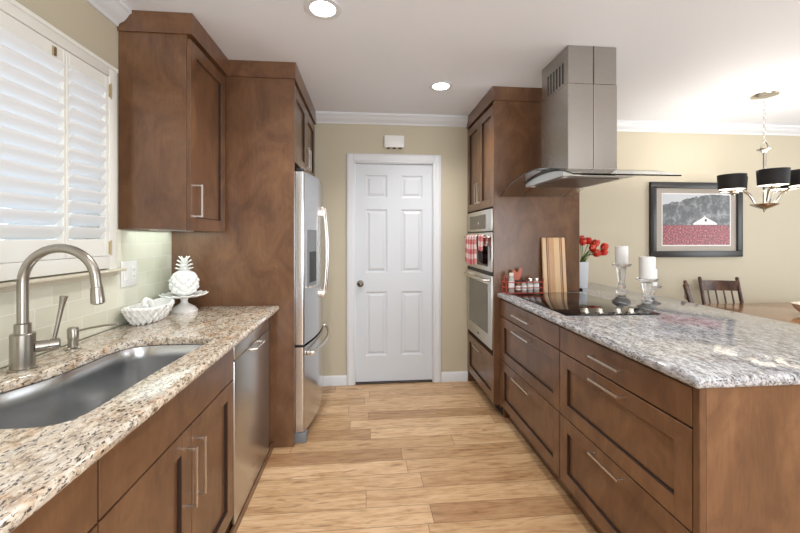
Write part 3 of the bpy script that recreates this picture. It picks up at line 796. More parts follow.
towel(2.88, 3.19, .215, .12, 'cloth', 'dish_towel', 'red and white checked dish towel hanging on the oven handle, the wide far one', 'towel', .010, 0, 0, .03)
towel(2.715, 2.825, .10, .07, 'cloth', 'oven_mitt', 'small red checked cloth with black lower half on the oven handle, nearer of the two', 'oven mitt', .004, .5)
b = BX(.864, .868, 2.720, 2.820, 1.165, 1.250, .001)
o = obj('black_hem', b, 'darkcloth', bpy.data.objects['oven_mitt']); 

# ------------------------------------------------------------------ peninsula cabinets
PF = .985
CR, CRB = .936, .900
def pen_cab(y0, y1, label):
    r = thing('drawer_cabinet', (1.29, (y0+y1)/2, 0), label, 'cabinet', 'drawer base cabinets of the peninsula')
    obj('carcass', carcass(PF+.021, -1, 1.59, y0, y1, .09, CRB-.001), 'cab_in', r)
    obj('toe_kick', BX(1.05, 1.065, y0, y1, 0, .09), 'cab', r)
    return r
for y0, y1, hy0, hy1, lab in ((1.822, 2.66, 2.13, 2.385, 'three drawer stained maple base cabinet beside the tall oven cabinet, under the cooktop'), (1.042, 1.818, 1.338, 1.526, 'three drawer stained maple base cabinet at the near end of the peninsula')):
    r = pen_cab(y0, y1, lab)
    for z0, z1, hz_, sl in ((.770, .890, .834, True), (.450, .763, .735, False), (.110, .444, .415, False)):
        if y1 > 2: hz_ = {.834: .829, .735: .720, .415: .41}[hz_]
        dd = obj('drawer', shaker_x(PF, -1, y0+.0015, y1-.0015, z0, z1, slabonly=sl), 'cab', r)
        obj('handle', pull(PF, -1, hy0, hy1, hz_, hz_), 'pull', dd)
ep = thing('peninsula_panelling', (1.35, 1.03, 0), 'flat stained maple end panel closing the near end of the peninsula', 'end panel')
obj('end_panel', BX(1.008, 1.72, 1.018, 1.040, 0.0, CRB-.001, .0015), 'cab', ep)
obj('corner_stile', BX(PF, 1.0075, 1.016, 1.0405, 0.0, CRB-.001, .002), 'cab', ep)
obj('rear_panel', BX(1.70, 1.72, 1.0405, 2.68, 0, CRB-.001), 'cab', ep)
obj('filler_stile', BX(PF+.002, 1.03, 2.6615, 2.6805, .09, CRB-.001), 'cab', ep)
obj('wing_panel', BX(1.62, 2.0, 2.70, 2.72, 0, CRB-.001), 'cab', ep)
pen = [(.963, 1.003), (2.045, 1.003), (2.045, 3.400), (1.614, 3.400), (1.614, 2.6795), (.963, 2.6795)]
obj('countertop', slab(bm_new(), rounded(pen, [.02, .03, .01, 0, 0, .01], 6), CRB, CR), 'granite_right', None, label='grey and rose granite countertop of the peninsula on the right', cat='countertop')

# cooktop
ck = thing('cooktop', (1.30, 2.24, CR), 'black glass cooktop set on the peninsula countertop', 'cooktop')
obj('glass_surface', BX(1.040, 1.562, 1.845, 2.590, CR+.0003, CR+.006, .0015, 2), 'bglass', ck)
for i, (kx, ky) in enumerate(((1.172, 1.897), (1.247, 1.890), (1.346, 1.884), (1.416, 1.879))):
    b = bm_new(); lathe(b, (kx, ky, CR+.0062), [(.021, 0), (.021, .003), (.016, .006), (.014, .020), (.012, .024), (0, .025)], 20); box(b, kx-.003, kx+.003, ky-.014, ky+.014, CR+.026, CR+.034, .001)
    obj('knob', b, 'chrome', ck)

# ------------------------------------------------------------------ range hood
hd = thing('range_hood', (1.31, 2.2, 1.655), 'stainless steel island range hood with curved clear glass canopy hanging over the cooktop', 'range hood')
cx0, cx1, cy0, cy1 = 1.163, 1.472, 2.055, 2.385
def arch(y): t_ = (y-2.18)/.49; return 1.652+.095*(1-min(1, abs(t_))**2.0)
b = bm_new(); box(b, cx0, cx1-.006, cy0, cy1, 1.748, 2.245, .002); obj('lower_chimney', b, 'hoodsteel', hd)
b = bm_new(); box(b, cx0+.002, cx1-.008, cy0+.002, cy1-.002, 2.2455, ZC-.001, .002); uch = obj('upper_chimney', b, 'hoodsteel', hd)
sc_ = cx0+.158
obj('cover_seam', BX(sc_-.0015, sc_+.0015, cy0-.0012, cy0+.003, 1.75, ZC-.002), 'slot', hd)
b = bm_new(); box(b, sc_+.002, sc_+.005, cy0-.0015, cy0+.001, 1.75, 2.245); obj('edge_strip', b, 'pull', hd)
b = bm_new()
for i in range(6):
    y = 2.108+i*.036; box(b, cx0+.0005, cx0+.004, y, y+.014, 2.262, 2.385)
obj('vent_slots', b, 'slot', uch)
obj('chimney_collar', BX(cx0-.004, cx1, cy0-.004, cy1+.004, 1.742, 1.752, .002), 'pull', hd)
# canopy body: arched top below the glass
b = bm_new(); by0, by1 = 1.95, 2.43
top = [(by0+(by1-by0)*i/16, arch(by0+(by1-by0)*i/16)-.012) for i in range(17)]
prism(b, [(by1, 1.688), (by0, 1.688)]+top, 'x', 1.075, 1.487); bd = obj('canopy_body', b, 'steel', hd)
b = bm_new(); prism(b, [(y, z+.0002) for y, z in top]+[(y, z+.007) for y, z in reversed(top)], 'x', 1.068, 1.492); obj('gasket', b, 'black', hd)
b = bm_new(); box(b, 1.12, 1.44, 2.00, 2.38, 1.682, 1.6878); obj('grease_filter', b, plain('filter_grey', (110, 104, 98), .4, .8), bd)
b = bm_new()
for x, y in ((1.11, 2.0), (1.455, 2.0), (1.11, 2.39), (1.455, 2.39)): obj('hood_lamp', lathe(bm_new(), (x, y, 1.684), [(.017, 0), (.017, .0035)], 14), 'plug', bd)
b.free()
obj('control_strip', BX(1.18, 1.38, 1.9485, 1.9505, 1.692, 1.706), 'black', bd)
# glass canopy: thick curved sheet
b = bm_new(); ysg = [2.18-.486+.972*i/32 for i in range(33)]
lo = [(y, arch(y)-.004) for y in ysg]; hi = [(y, arch(y)+.003) for y in reversed(ysg)]
# leave the chimney footprint open: three strips joined as one mesh
prism(b, lo+hi, 'x', .985, cx0-.005)
prism(b, lo+hi, 'x', cx1+.001, 1.545)
def seg(y0, y1):
    ys = [y0+(y1-y0)*i/12 for i in range(13)]
    prism(b, [(y, arch(y)-.004) for y in ys]+[(y, arch(y)+.003) for y in reversed(ys)], 'x', cx0-.005, cx1+.001)
seg(ysg[0], cy0-.005); seg(cy1+.005, ysg[-1])
bmesh.ops.remove_doubles(b, verts=b.verts[:], dist=.0002)
obj('glass_canopy', b, 'hoodglass', hd, sharp=60)

# ------------------------------------------------------------------ recessed lights
def can(x, y, label, group):
    r = thing('recessed_light', (x, y, ZC-.006), label, 'ceiling light', group)
    b = bm_new(); lathe(b, (x, y, ZC-.006), [(.060, .003), (.064, 0), (.088, .001), (.090, .005), (.060, .0055), (.060, .003)], 32); obj('trim_ring', b, 'white', r)
    b = bm_new(); lathe(b, (x, y, ZC-.0035), [(.0595, 0), (.0595, .003)], 32); obj('lens', b, 'lampglow', r)
    return r
cans = [(-.215, 1.835), (.545, 2.70), (.55, .35), (-.2, -.6), (1.6, -.9), (2.9, -.6)]  # first two are in view; the other four are unseen, added for fill
labs = ['nearer recessed ceiling light, above the dishwasher side of the aisle', 'farther recessed ceiling light, close to the door wall', 'added unseen ceiling light over the camera end of the aisle', 'added unseen ceiling light behind the camera on the left', 'added unseen ceiling light behind the camera, in the middle', 'added unseen ceiling light behind the camera on the right']
for (x, y), lb in zip(cans, labs):
    can(x, y, lb, 'recessed ceiling lights')
    l = bpy.data.lights.new('recessed_lamp', 'SPOT'); l.energy = 26; l.color = (1, .98, .95); l.spot_size = math.radians(140); l.spot_blend = .8; l.shadow_soft_size = .055
    lo_ = bpy.data.objects.new('recessed_lamp', l); C.objects.link(lo_); lo_.location = (x, y, ZC-.03)

# ------------------------------------------------------------------ counter things, left
px, py = -1.075, 2.29
cs = thing('cake_stand', (px, py, CT), 'white scalloped ceramic cake stand near the tall fridge panel', 'cake stand')
b = bm_new(); lathe(b, (px, py, CT), [(.072, 0), (.072, .006), (.066, .012), (.060, .022), (.040, .034), (.022, .046), (.018, .060), (.022, .074), (.040, .082), (.0, .084)], 36); obj('pedestal', b, 'ceramic', cs)
b = bm_new(); seg_ = 96; rings = []
for r_, h, am in ((0.0, .0845, 0), (.06, .0845, 0), (.10, .088, .0), (.118, .094, .003), (.124, .100, .005), (.120, .103, .005), (.10, .096, 0), (.06, .092, 0), (0, .0915, 0)):
    rings.append([b.verts.new((px+(r_+am*math.cos(16*2*PI*i/seg_))*math.cos(2*PI*i/seg_), py+(r_+am*math.cos(16*2*PI*i/seg_))*math.sin(2*PI*i/seg_), CT+h+am*.6*math.cos(16*2*PI*i/seg_))) for i in range(seg_)])
for A_, B_ in zip(rings, rings[1:]):
    for i in range(seg_): b.faces.new((A_[i], A_[(i+1) % seg_], B_[(i+1) % seg_], B_[i]))
bmesh.ops.remove_doubles(b, verts=b.verts[:], dist=1e-5)
obj('plate', b, 'ceramic', cs)
zb = CT+.0925
pn = thing('ceramic_pineapple', (px, py, zb), 'white ceramic pineapple standing on the cake stand', 'figurine')
b = bm_new(); nu, nv = 96, 60; rings = []
for j in range(nv+1):
    v_ = j/nv; h = .148*v_
    base = .079*math.sin(PI*(.10+.80*v_)**1.0)**.55*(1.0-.10*v_) if 0 < v_ < 1 else .079*math.sin(PI*(.10+.80*v_))**.55*(1-.10*v_)
    ring = []
    for i in range(nu):
        a = 2*PI*i/nu; q1 = math.sin((a*8+v_*19)/1.0); q2 = math.sin((a*8-v_*19)/1.0)
        d_ = abs(math.sin((a*8+v_*21)/2)*math.sin((a*8-v_*21)/2))
        fade = min(1, 6*v_, 6*(1-v_)); r_ = base+.015*(d_**.55)*fade-.008
        ring.append(b.verts.new((px+r_*math.cos(a), py+r_*math.sin(a), zb+h)))
    rings.append(ring)
for A_, B_ in zip(rings, rings[1:]):
    for i in range(nu): b.faces.new((A_[i], A_[(i+1) % nu], B_[(i+1) % nu], B_[i]))
b.faces.new(rings[0]); b.faces.new(rings[-1]); obj('body', b, 'ceramic', pn, sharp=70)
b = bm_new()
def leafblade(b, base, d, up, L, wd, th=.003, curl=.5, n=6):
    d = Vector(d).normalized(); side = d.cross(Vector((0, 0, 1)))
    if side.length < 1e-3: side = Vector((1, 0, 0))
    side.normalize(); prev = None
    for i in range(n+1):
        t_ = i/n; p = Vector(base)+d*(L*t_*(1-up)+curl*L*t_*t_*.5)+Vector((0, 0, 1))*(L*up*t_-curl*L*.25*t_*t_)
        w_ = wd*math.sin(PI*min(1, .25+.75*t_))**.8*(1-t_**3)+.0004
        nrm = Vector((0, 0, 1)).cross(side).normalized()*-1
        cur = [b.verts.new(p+side*w_), b.verts.new(p+nrm*th+Vector((0, 0, th))), b.verts.new(p-side*w_), b.verts.new(p-nrm*th*.5)]
        if prev:
            for a in range(4): b.faces.new((prev[a], prev[(a+1) % 4], cur[(a+1) % 4], cur[a]))
        else: b.faces.new(cur)
        prev = cur
    b.faces.new(prev)
for lv_, (h, n_, L, up) in enumerate(((.146, 10, .052, .45), (.166, 9, .050, .5), (.186, 8, .048, .58), (.205, 6, .042, .75))):
    for i in range(n_):
        a = 2*PI*(i+.5*(lv_ % 2))/n_
        leafblade(b, (px+.012*math.cos(a), py+.012*math.sin(a), zb+h-.004), (math.cos(a), math.sin(a), 0), up, L, .011, .004, .35)
lathe(b, (px, py, zb+.140), [(.028, 0), (.020, .02), (.017, .05), (.010, .07), (0, .078)], 16)
obj('leaf_crown', b, 'ceramic', pn, sharp=50)

# woven ceramic dish
bx_, by_ = -1.128, 2.035
wv = thing('woven_dish', (bx_, by_, CT), 'long white woven ceramic basket dish lying beside the tile backsplash', 'dish')
def hull(u, v, grow=0):
    """u 0..1 around, v 0..1 height"""
    a = 2*PI*u; rx = (.040+.040*v**.7)+grow; ry = (.105+.060*v**.8)+grow
    return Vector((bx_+rx*math.cos(a), by_+ry*math.sin(a), CT+.004+.072*v+.012*abs(math.sin(a))**3*v))
b = bm_new(); rings = []
for g_, vs in ((0, [0, .25, .5, .75, 1]), (-.006, [1, .75, .5, .25, .08])):
    for v_ in vs: rings.append([b.verts.new(hull(i/48, v_, g_)) for i in range(48)])
for A_, B_ in zip(rings, rings[1:]):
    for i in range(48): b.faces.new((A_[i], A_[(i+1) % 48], B_[(i+1) % 48], B_[i]))
b.faces.new(rings[0]); b.faces.new(rings[-1]); obj('bowl', b, 'ceramic', wv)
b = bm_new()
for s_ in range(18):
    for dr in (1, -1):
        u0 = s_/18; pts = []
        for i in range(9):
            t_ = i/8; u = u0+dr*.075*t_
            pts.append(hull(u, t_, .004+.005*math.sin(PI*5*t_+(0 if dr > 0 else PI))))
        tube(b, pts, .0075, 7, flat=.8)
obj('weave', b, 'ceramic', wv, sharp=60)
b = bm_new()
rim1 = [hull(i/60, 1.0, .004*math.sin(2*PI*i/60*15))+Vector((0, 0, .003*math.cos(2*PI*i/60*15))) for i in range(60)]
rim2 = [hull(i/60, 1.0, -.004*math.sin(2*PI*i/60*15))-Vector((0, 0, .003*math.cos(2*PI*i/60*15))) for i in range(60)]
tube(b, rim1, .0065, 8, closed=True); tube(b, rim2, .0065, 8, closed=True); obj('rope_rim', b, 'ceramic', wv)
b = bm_new()
q0 = Vector((bx_+.02, by_-.055, CT+.060))
tube(b, [q0+Vector((0, .05, -.03)), q0+Vector((0, .045, .02)), q0+Vector((0, .02, .052)), q0+Vector((0, -.012, .062)), q0+Vector((0, -.030, .050)), q0+Vector((0, -.034, .034))], [.014, .013, .012, .012, .011, .006], 12)
tube(b, [q0+Vector((-.01, .02, -.02)), q0+Vector((-.01, .0, .02)), q0+Vector((-.008, -.015, .036)), q0+Vector((-.006, -.035, .03))], [.014, .016, .013, .005], 12)
tube(b, [q0+Vector((-.02, .09, -.03)), q0+Vector((-.02, .05, .0)), q0+Vector((-.02, .0, .012)), q0+Vector((-.02, -.06, .004))], [.016, .02, .018, .007], 12)
obj('curled_ornament', b, 'ceramic', wv)

# ------------------------------------------------------------------ counter things, right
bd_ = thing('cutting_board', (1.385, 2.60, CR+.0065), 'striped wooden cutting board leaning upright against the dark cabinet panel', 'cutting board')
b = bm_new(); box(b, -.0875, .0875, -.011, .011, 0, .408, .004, 2)
tilt = math.atan(.035/.408); o = obj('cutting_board_slab', b, 'board', None)
C.objects.unlink(bd_); bpy.data.objects.remove(bd_)
o.name = 'cutting_board'; setp(o, 'striped wooden cutting board leaning upright against the dark cabinet panel', 'cutting board')
me_ = o.data
o.location = (1.388, 2.628, CR+.002); o.rotation_euler = (-tilt, 0, 0)

rx0, rx1, ry0, ry1 = 0.990, 1.262, 2.560, 2.640
zr = CR+.007
rk = thing('spice_rack', ((rx0+rx1)/2, (ry0+ry1)/2, zr), 'red wire spice basket with a rooster on its back, standing at the cabinet panel', 'spice rack')
b = bm_new()
for z in (zr+.004, zr+.042, zr+.082):
    for p, q in (((rx0, ry0), (rx1, ry0)), ((rx1, ry0), (rx1, ry1)), ((rx1, ry1), (rx0, ry1)), ((rx0, ry1), (rx0, ry0))): tube(b, [(*p, z), (*q, z)], .0032, 8)
for i in range(8):
    x = rx0+(rx1-rx0)*i/7
    if i in (0, 7):
        for y in (ry0, ry1): tube(b, [(x, y, zr+.001), (x, y, zr+.084)], .003, 8)
    tube(b, [(x, ry0, zr+.004), (x, ry1, zr+.004)], .002, 6)
cu = [(rx0-.002, (ry0+ry1)/2, zr+.082), (rx0-.002, (ry0+ry1)/2, zr+.115), (rx0+.008, (ry0+ry1)/2, zr+.130), (rx0+.022, (ry0+ry1)/2, zr+.122), (rx0+.018, (ry0+ry1)/2, zr+.108)]
tube(b, cu, .0035, 8)
tube(b, [(rx1, ry0, zr+.082), (rx1+.004, ry0, zr+.105), (rx1-.006, ry0, zr+.112)], .0035, 8)
obj('basket', b, 'redwire', rk)
b = bm_new(); yy = ry1
outline = [(1.100, .086), (1.118, .086), (1.135, .088), (1.146, .104), (1.150, .130), (1.158, .150), (1.160, .172), (1.148, .182), (1.138, .176), (1.136, .160), (1.130, .148), (1.118, .142), (1.110, .150), (1.102, .164), (1.090, .166), (1.082, .152), (1.084, .130), (1.092, .110)]
outline = [(x-.020, z+zr) for x, z in outline]
prism(b, outline, 'y', yy-.004, yy+.004); bmesh.ops.bevel(b, geom=[e for e in b.edges if abs(e.verts[0].co.y-e.verts[1].co.y) < 1e-6], offset=.0018, segments=2, affect='EDGES')
obj('rooster', b, plain('rust_red_rooster', (190, 104, 84), .5), rk)
def jar(x, y, r, h, cap, body, capm, label):
    t_ = thing('spice_bottle', (x, y, zr+.007), label, 'spice bottle', 'spice bottles in the red basket')
    b = bm_new(); lathe(b, (x, y, zr+.007), [(r*.92, 0), (r, .003), (r, h*.8), (r*.75, h*.92), (r*.7, h)], 20); obj('bottle', b, body, t_)
    b = bm_new(); lathe(b, (x, y, zr+.007+h), [(r*.8, .0003), (r*.8, cap-.002), (r*.7, cap), (0, cap+.0005)], 20); obj('cap', b, capm, t_)
    b = bm_new(); lathe(b, (x, y, zr+.007), [(r+.0006, h*.25), (r+.0006, h*.68)], 20); obj('paper_label', b, 'plug', t_)
M['spice'] = plain('brown_spice_jar', (120, 84, 60), .2); M['sglass'] = plain('grey_spice_glass', (176, 176, 170), .1)
M['cream'] = plain('cream_cap', (228, 222, 206), .4)
jar(1.042, 2.598, .020, .118, .022, 'sglass', 'cream', 'tall spice bottle with cream cap, leftmost in the red basket')
jar(1.092, 2.598, .018, .070, .016, 'spice', 'black', 'short dark spice bottle below the rooster in the red basket')
jar(1.136, 2.598, .019, .072, .018, 'sglass', 'black', 'spice bottle with black cap in the middle of the red basket')
jar(1.182, 2.598, .019, .082, .020, 'sglass', 'pull', 'spice bottle with silver cap, second from the right in the basket')
jar(1.228, 2.598, .020, .086, .018, 'sglass', 'chrome', 'spice bottle with shiny cap, nearest the cutting board')

# vase and tulips
vx, vy = 1.742, 2.88
vs_ = thing('flower_vase', (vx, vy, CR), 'tall square white vase on the countertop behind the dark cabinet panel', 'vase')
b = bm_new(); H_ = .212
def sq(r_): return rounded([(vx-r_, vy-r_), (vx+r_, vy-r_), (vx+r_, vy+r_), (vx-r_, vy+r_)], .008, 3)
rings = [[b.verts.new((*p, CR+z)) for p in sq(r_)] for r_, z in ((.034, 0), (.036, .004), (.043, H_), (.039, H_), (.033, .012))]
for A_, B_ in zip(rings, rings[1:]):
    for i in range(len(A_)): b.faces.new((A_[i], A_[(i+1) % len(A_)], B_[(i+1) % len(A_)], B_[i]))
b.faces.new(rings[0]); b.faces.new(rings[-1]); obj('vessel', b, 'vase', vs_)
heads = [(1.745, 2.86, 1.312, -0.1), (1.83, 2.86, 1.262, 0.15), (1.825, 2.91, 1.318, 0.1), (1.87, 2.88, 1.3, 0.3), (1.93, 2.86, 1.272, 0.9), (1.9, 2.92, 1.215, 1.1), (1.845, 2.83, 1.22, 0.9), (1.675, 2.91, 1.3, -0.4), (1.78, 2.95, 1.335, 0), (1.95, 2.9, 1.225, 1.2), (1.885, 2.94, 1.275, 0.5)]
for i, (tx, ty, tz, ln) in enumerate(heads):
    t_ = thing('tulip', (vx, vy, CR+H_-.02), ['red tulip %s in the white vase' % w_ for w_ in ('beside the cabinet panel edge', 'low at the front centre of the bunch', 'at the top of the bunch', 'upper right of the bunch', 'farthest right, upper', 'drooping at the lower right behind others', 'hanging low near the rim', 'hidden behind the cabinet panel', 'highest at the back', 'drooping farthest right, lower', 'in the middle of the bunch at the back')][i], 'flower', 'red tulips in the white vase')
    dr = Vector((tx-vx, ty-vy, 0)); dr = dr.normalized() if dr.length > .01 else Vector((1, 0, 0))
    ax = (Vector((0, 0, 1))*math.cos(ln)+dr*math.sin(abs(ln))).normalized()
    hp = Vector((tx, ty, tz)); st = hp-ax*.03
    s0 = Vector((vx+dr.x*.008+random.uniform(-.008, .008), vy+dr.y*.008, CR+.1)); m1 = Vector((vx+dr.x*.026, vy+dr.y*.02, CR+H_+.03))
    pts = [s0, s0.lerp(m1, .5), m1]+[(m1*(1-q)**2+2*q*(1-q)*(m1+Vector((0, 0, .06))+dr*.01)+q*q*st) if False else (m1*(1-q)**2+(m1.lerp(st, .5)+Vector((0, 0, .03)))*2*q*(1-q)+st*q*q) for q in (.25, .5, .75, 1)]
    tube(bb := bm_new(), pts, .0032, 7); obj('stem', bb, 'green', t_)
    b = bm_new(); a1 = ax.orthogonal().normalized(); a2 = ax.cross(a1)
    op = random.uniform(1.05, 1.45)
    for p_ in range(6):
        an = 2*PI*p_/6+i; rad = a1*math.cos(an)+a2*math.sin(an); tan = ax.cross(rad)
        inn = .9 if p_ % 2 else 1.0; rows = []
        for s_ in range(7):
            t2 = s_/6; rr = .024*op*inn*math.sin(PI*(.12+.62*t2))**.8; hgt = .058*t2; wd_ = .019*math.sin(PI*min(.97, .12+.86*t2))**.6
            rows.append([b.verts.new(st+ax*hgt+rad*(rr-.004*(abs(c2))**2)+tan*wd_*c2) for c2 in (-1, -.5, 0, .5, 1)])
        for A_, B_ in zip(rows, rows[1:]):
            for q in range(4): b.faces.new((A_[q], A_[q+1], B_[q+1], B_[q]))
    o = obj('petals', b, 'petal', t_, sharp=180); s_ = o.modifiers.new('thickness', 'SOLIDIFY'); s_.thickness = .0015
b = bm_new()
for dx_, dy_, L in ((.9, -.3, .13), (-.4, .3, .12), (.5, .5, .14), (.2, -.9, .11), (-.9, -.2, .12), (1, .1, .11)):
    dv_ = Vector((dx_, dy_, 0)).normalized(); leafblade(b, (vx+dv_.x*.012, vy+dv_.y*.012, CR+H_-.03), (dx_, dy_, 0), .70, L, .016, .0015, .25, 8)
obj('tulip_leaves', b, 'leaf', None, sharp=60, label='green tulip leaves rising from the mouth of the white vase', cat='leaves')

# candle holders
def holder(x, y, zt, zc, zstand, rc, lab_h, lab_c):
    h = zt-zstand
    t_ = thing('candle_holder', (x, y, zstand), lab_h, 'candle holder', 'clear glass candle holders on the countertop')
    p = [(.052, 0), (.054, .004), (.050, .012), (.036, .024), (.026, .034), (.020, .046), (.026, .056), (.031, .068), (.026, .080), (.016, .090), (.022, .100), (.026, .110), (.020, .122), (.015, .135)]
    top0 = h-.022; k_ = top0/(.135+.11)
    pr = [(r_, z_*k_) for r_, z_ in p]+[(.018, .150*k_), (.024, .20*k_), (.028, .235*k_), (.022, top0-.004), (.030, top0+.001), (.050, top0+.006), (.058, top0+.020), (.056, top0+.021), (.047, h-.0002+.0), (0, h-.0002)]
    pr[-2] = (.046, h-.0002)
    b = bm_new(); lathe(b, (x, y, zstand), pr, 32); obj('glass_stem', b, 'crystal', t_, sharp=50)
    c_ = thing('pillar_candle', (x, y, zt), lab_c, 'candle', 'white pillar candles on glass holders')
    b = bm_new(); H2 = zc-zt; lathe(b, (x, y, zt), [(rc-.001, .0003), (rc, .002), (rc, H2-.003), (rc-.003, H2), (rc-.008, H2-.003), (0, H2-.004)], 32); obj('wax', b, 'wax', c_)
    b = bm_new(); tube(b, [(x, y, zc-.004), (x+.001, y, zc+.008)], .001, 6); obj('wick', b, 'black', c_)
    return t_
holder(1.628, 2.240, 1.180, 1.292, CR, .037, 'tallest clear glass candle holder, leftmost of the three, beside the tulips', 'white pillar candle highest up, on the leftmost glass holder')
holder(1.634, 2.030, 1.108, 1.235, CR, .041, 'middle glass candle holder, nearest the corner of the black cooktop', 'wide white pillar candle on the nearest glass holder')
holder(1.790, 2.190, 1.045, 1.148, CR, .032, 'shortest glass candle holder, behind the middle one on the right', 'short white candle partly hidden behind the nearest candle')

# ------------------------------------------------------------------ picture
pc = thing('framed_picture', (3.252, YB-.02, 1.152), 'black framed vineyard photograph with grey mat hanging on the dining wall', 'picture')
PX0, PX1, PZ0, PZ1 = 2.762, 3.745, 1.152, 1.890; fw = .060
b = bm_new()
for q in ((PX0, PX1, PZ0, PZ0+fw), (PX0, PX1, PZ1-fw, PZ1), (PX0, PX0+fw, PZ0+fw, PZ1-fw), (PX1-fw, PX1, PZ0+fw, PZ1-fw)): box(b, q[0], q[1], YB-.032, YB-.001, q[2], q[3], .004, 2)
obj('frame', b, 'frameblk', pc)
obj('mat_board', BX(PX0+fw-.002, PX1-fw+.002, YB-.016, YB-.006, PZ0+fw-.002, PZ1-fw+.002), 'mat', pc)
qx0, qx1, qz0, qz1 = 2.893, 3.612, 1.272, 1.772
obj('inner_border', BX(qx0-.010, qx1+.010, YB-.0185, YB-.0163, qz0-.010, qz1+.010), 'plug', pc)
pr_ = obj('print', BX(qx0, qx1, YB-.0205, YB-.0187, qz0, qz1), 'print', pc, at=((qx0+qx1)/2, YB-.0205, qz0))
b = bm_new(); hx0 = qx0+.34; hz0 = qz0+.200
prism(b, [(hx0-.02, hz0), (hx0+.24, hz0), (hx0+.235, hz0+.016), (hx0+.115, hz0+.075), (hx0+.11, hz0+.095), (hx0+.10, hz0+.078), (hx0-.015, hz0+.014)], 'y', YB-.0212, YB-.0204)
hs = obj('white_barn', b, 'plug', pc)
obj('barn_window', BX(hx0+.105, hx0+.128, YB-.0216, YB-.0211, hz0+.032, hz0+.055), 'slot', hs)

# ------------------------------------------------------------------ dining table, chairs, bowl
TT = .76
dt = thing('dining_table', (3.75, 2.55, 0), 'polished brown wooden dining table beyond the peninsula', 'table')
outl = rounded([(2.70, 2.02), (4.75, 2.02), (4.75, 3.02), (2.70, 3.02)], .38, 12)
obj('tabletop', slab(bm_new(), outl, TT-.032, TT, None, .008), 'table', dt)
obj('apron', (lambda b: (box(b, 2.98, 4.53, 2.2, 2.222, .64, .727), box(b, 2.98, 4.53, 2.9, 2.922, .64, .727), box(b, 2.98, 3.0, 2.2225, 2.8995, .64, .727), box(b, 4.51, 4.53, 2.2225, 2.8995, .64, .727), b)[-1])(bm_new()), 'table', dt)
for x in (3.035, 4.475):
    for y in (2.255, 2.865):
        b = bm_new(); lathe(b, (x, y, 0), [(.022, 0), (.026, .1), (.032, .4), (.028, .55), (.036, .60), (.036, .638)], 20); obj('leg', b, 'table', dt)
def chair(label):
    r = thing('dining_chair', (0, 0, 0), label, 'chair', 'dark spindle back dining chairs')
    # local: seat centre at origin, faces -y, back at +y
    b = bm_new(); box(b, -.21, .21, -.20, .20, .435, .462, .010, 2); obj('seat', b, 'walnut', r)
    def bp_(z): return .185+max(0, z-.45)*.26
    for s in (-1, 1):
        b = bm_new(); tube(b, [(s*.175, bp_(z)+(.03 if z < .1 else 0), z) for z in (.0, .2, .45, .7, .9, 1.0, 1.01)], [.014, .017, .018, .0175, .016, .016, .010], 12); obj('back_post', b, 'walnut', r)
        b = bm_new(); tube(b, [(s*.180, -.175, 0), (s*.172, -.165, .2), (s*.168, -.16, .434)], [.013, .019, .017], 12); obj('leg', b, 'walnut', r)
    b = bm_new()
    for z0, z1, in ((.875, .975),):
        y_ = bp_((z0+z1)/2); n = 10
        poly = [(-.175+.35*i/n, y_-.010+.018*math.sin(PI*i/n)) for i in range(n+1)]+[(.175-.35*i/n, y_+.008+.018*math.sin(PI*i/n)) for i in range(n+1)]
        prism(b, poly, 'z', z0, z1)
    obj('top_rail', b, 'walnut', r)
    for x in (-.11, -.037, .037, .11):
        b = bm_new(); tube(b, [(x*.9, .188, .462), (x, bp_(.68)+.008, .68), (x, bp_(.88)+.012, .88)], [.007, .0095, .007], 10); obj('spindle', b, 'walnut', r)
    for z, y0_ in ((.18, -.168), (.20, .188)):
        b = bm_new(); tube(b, [(-.17, y0_, z), (.17, y0_, z)], .009, 8); obj('stretcher', b, 'walnut', r)
    for s in (-1, 1):
        b = bm_new(); tube(b, [(s*.173, -.165, .15), (s*.173, .19, .15)], .009, 8); obj('stretcher', b, 'walnut', r)
    return r
c1_ = chair('dark wooden spindle back chair facing the camera side of the table, spindles visible')
c1_.location = (3.12, 3.06, 0)
c2_ = copy_tree(c1_); c2_['label'] = 'dark wooden chair seen edge on, left of the other chair at the table end'
c1_.rotation_euler = (0, 0, math.radians(-12)); c1_.location = (3.315, 2.985, 0); c1_.scale = (.94, .94, .955)
c2_.location = (2.93, 2.72, 0); c2_.scale = (.94, .94, .955); c2_.rotation_euler = (0, 0, math.radians(47))

bo = thing('wooden_bowl', (3.31, 2.46, TT), 'pale wooden bowl on the dining table at the right edge of the view', 'bowl')
b = bm_new(); lathe(b, (3.31, 2.46, TT), [(.045, 0), (.050, .004), (.075, .020), (.108, .052), (.128, .088), (.124, .090), (.100, .056), (.060, .018), (0, .012)], 40); obj('bowl_shell', b, 'bowlwood', bo)

# ------------------------------------------------------------------ chandelier
hx_, hy_ = 3.115, 2.645
cd = thing('chandelier', (hx_, hy_, ZC), 'five arm nickel chandelier with black drum shades hanging above the dining table', 'chandelier')
b = bm_new(); lathe(b, (hx_, hy_, ZC), [(0, -.024), (.02, -.023), (.055, -.016), (.084, -.010), (.087, -.0015), (.087, -.0005)], 32); obj('canopy', b, 'chrome', cd)
b = bm_new(); z = ZC-.028; i = 0
while z > 2.115:
    pts = []
    for q in range(12):
        a = 2*PI*q/12; w_ = .009*math.cos(a); h = .019*math.sin(a)
        pts.append((hx_+(w_ if i % 2 else 0), hy_+(0 if i % 2 else w_), z-.012+h))
    tube(b, pts, .0028, 6, closed=True); z -= .031; i += 1
obj('chain', b, 'chrome', cd)
b = bm_new()
tube(b, [(hx_-.03+.03*(1-math.cos(PI*i/10)), hy_, 2.045+.055*math.sin(PI*i/10)) for i in range(11)], .004, 8)
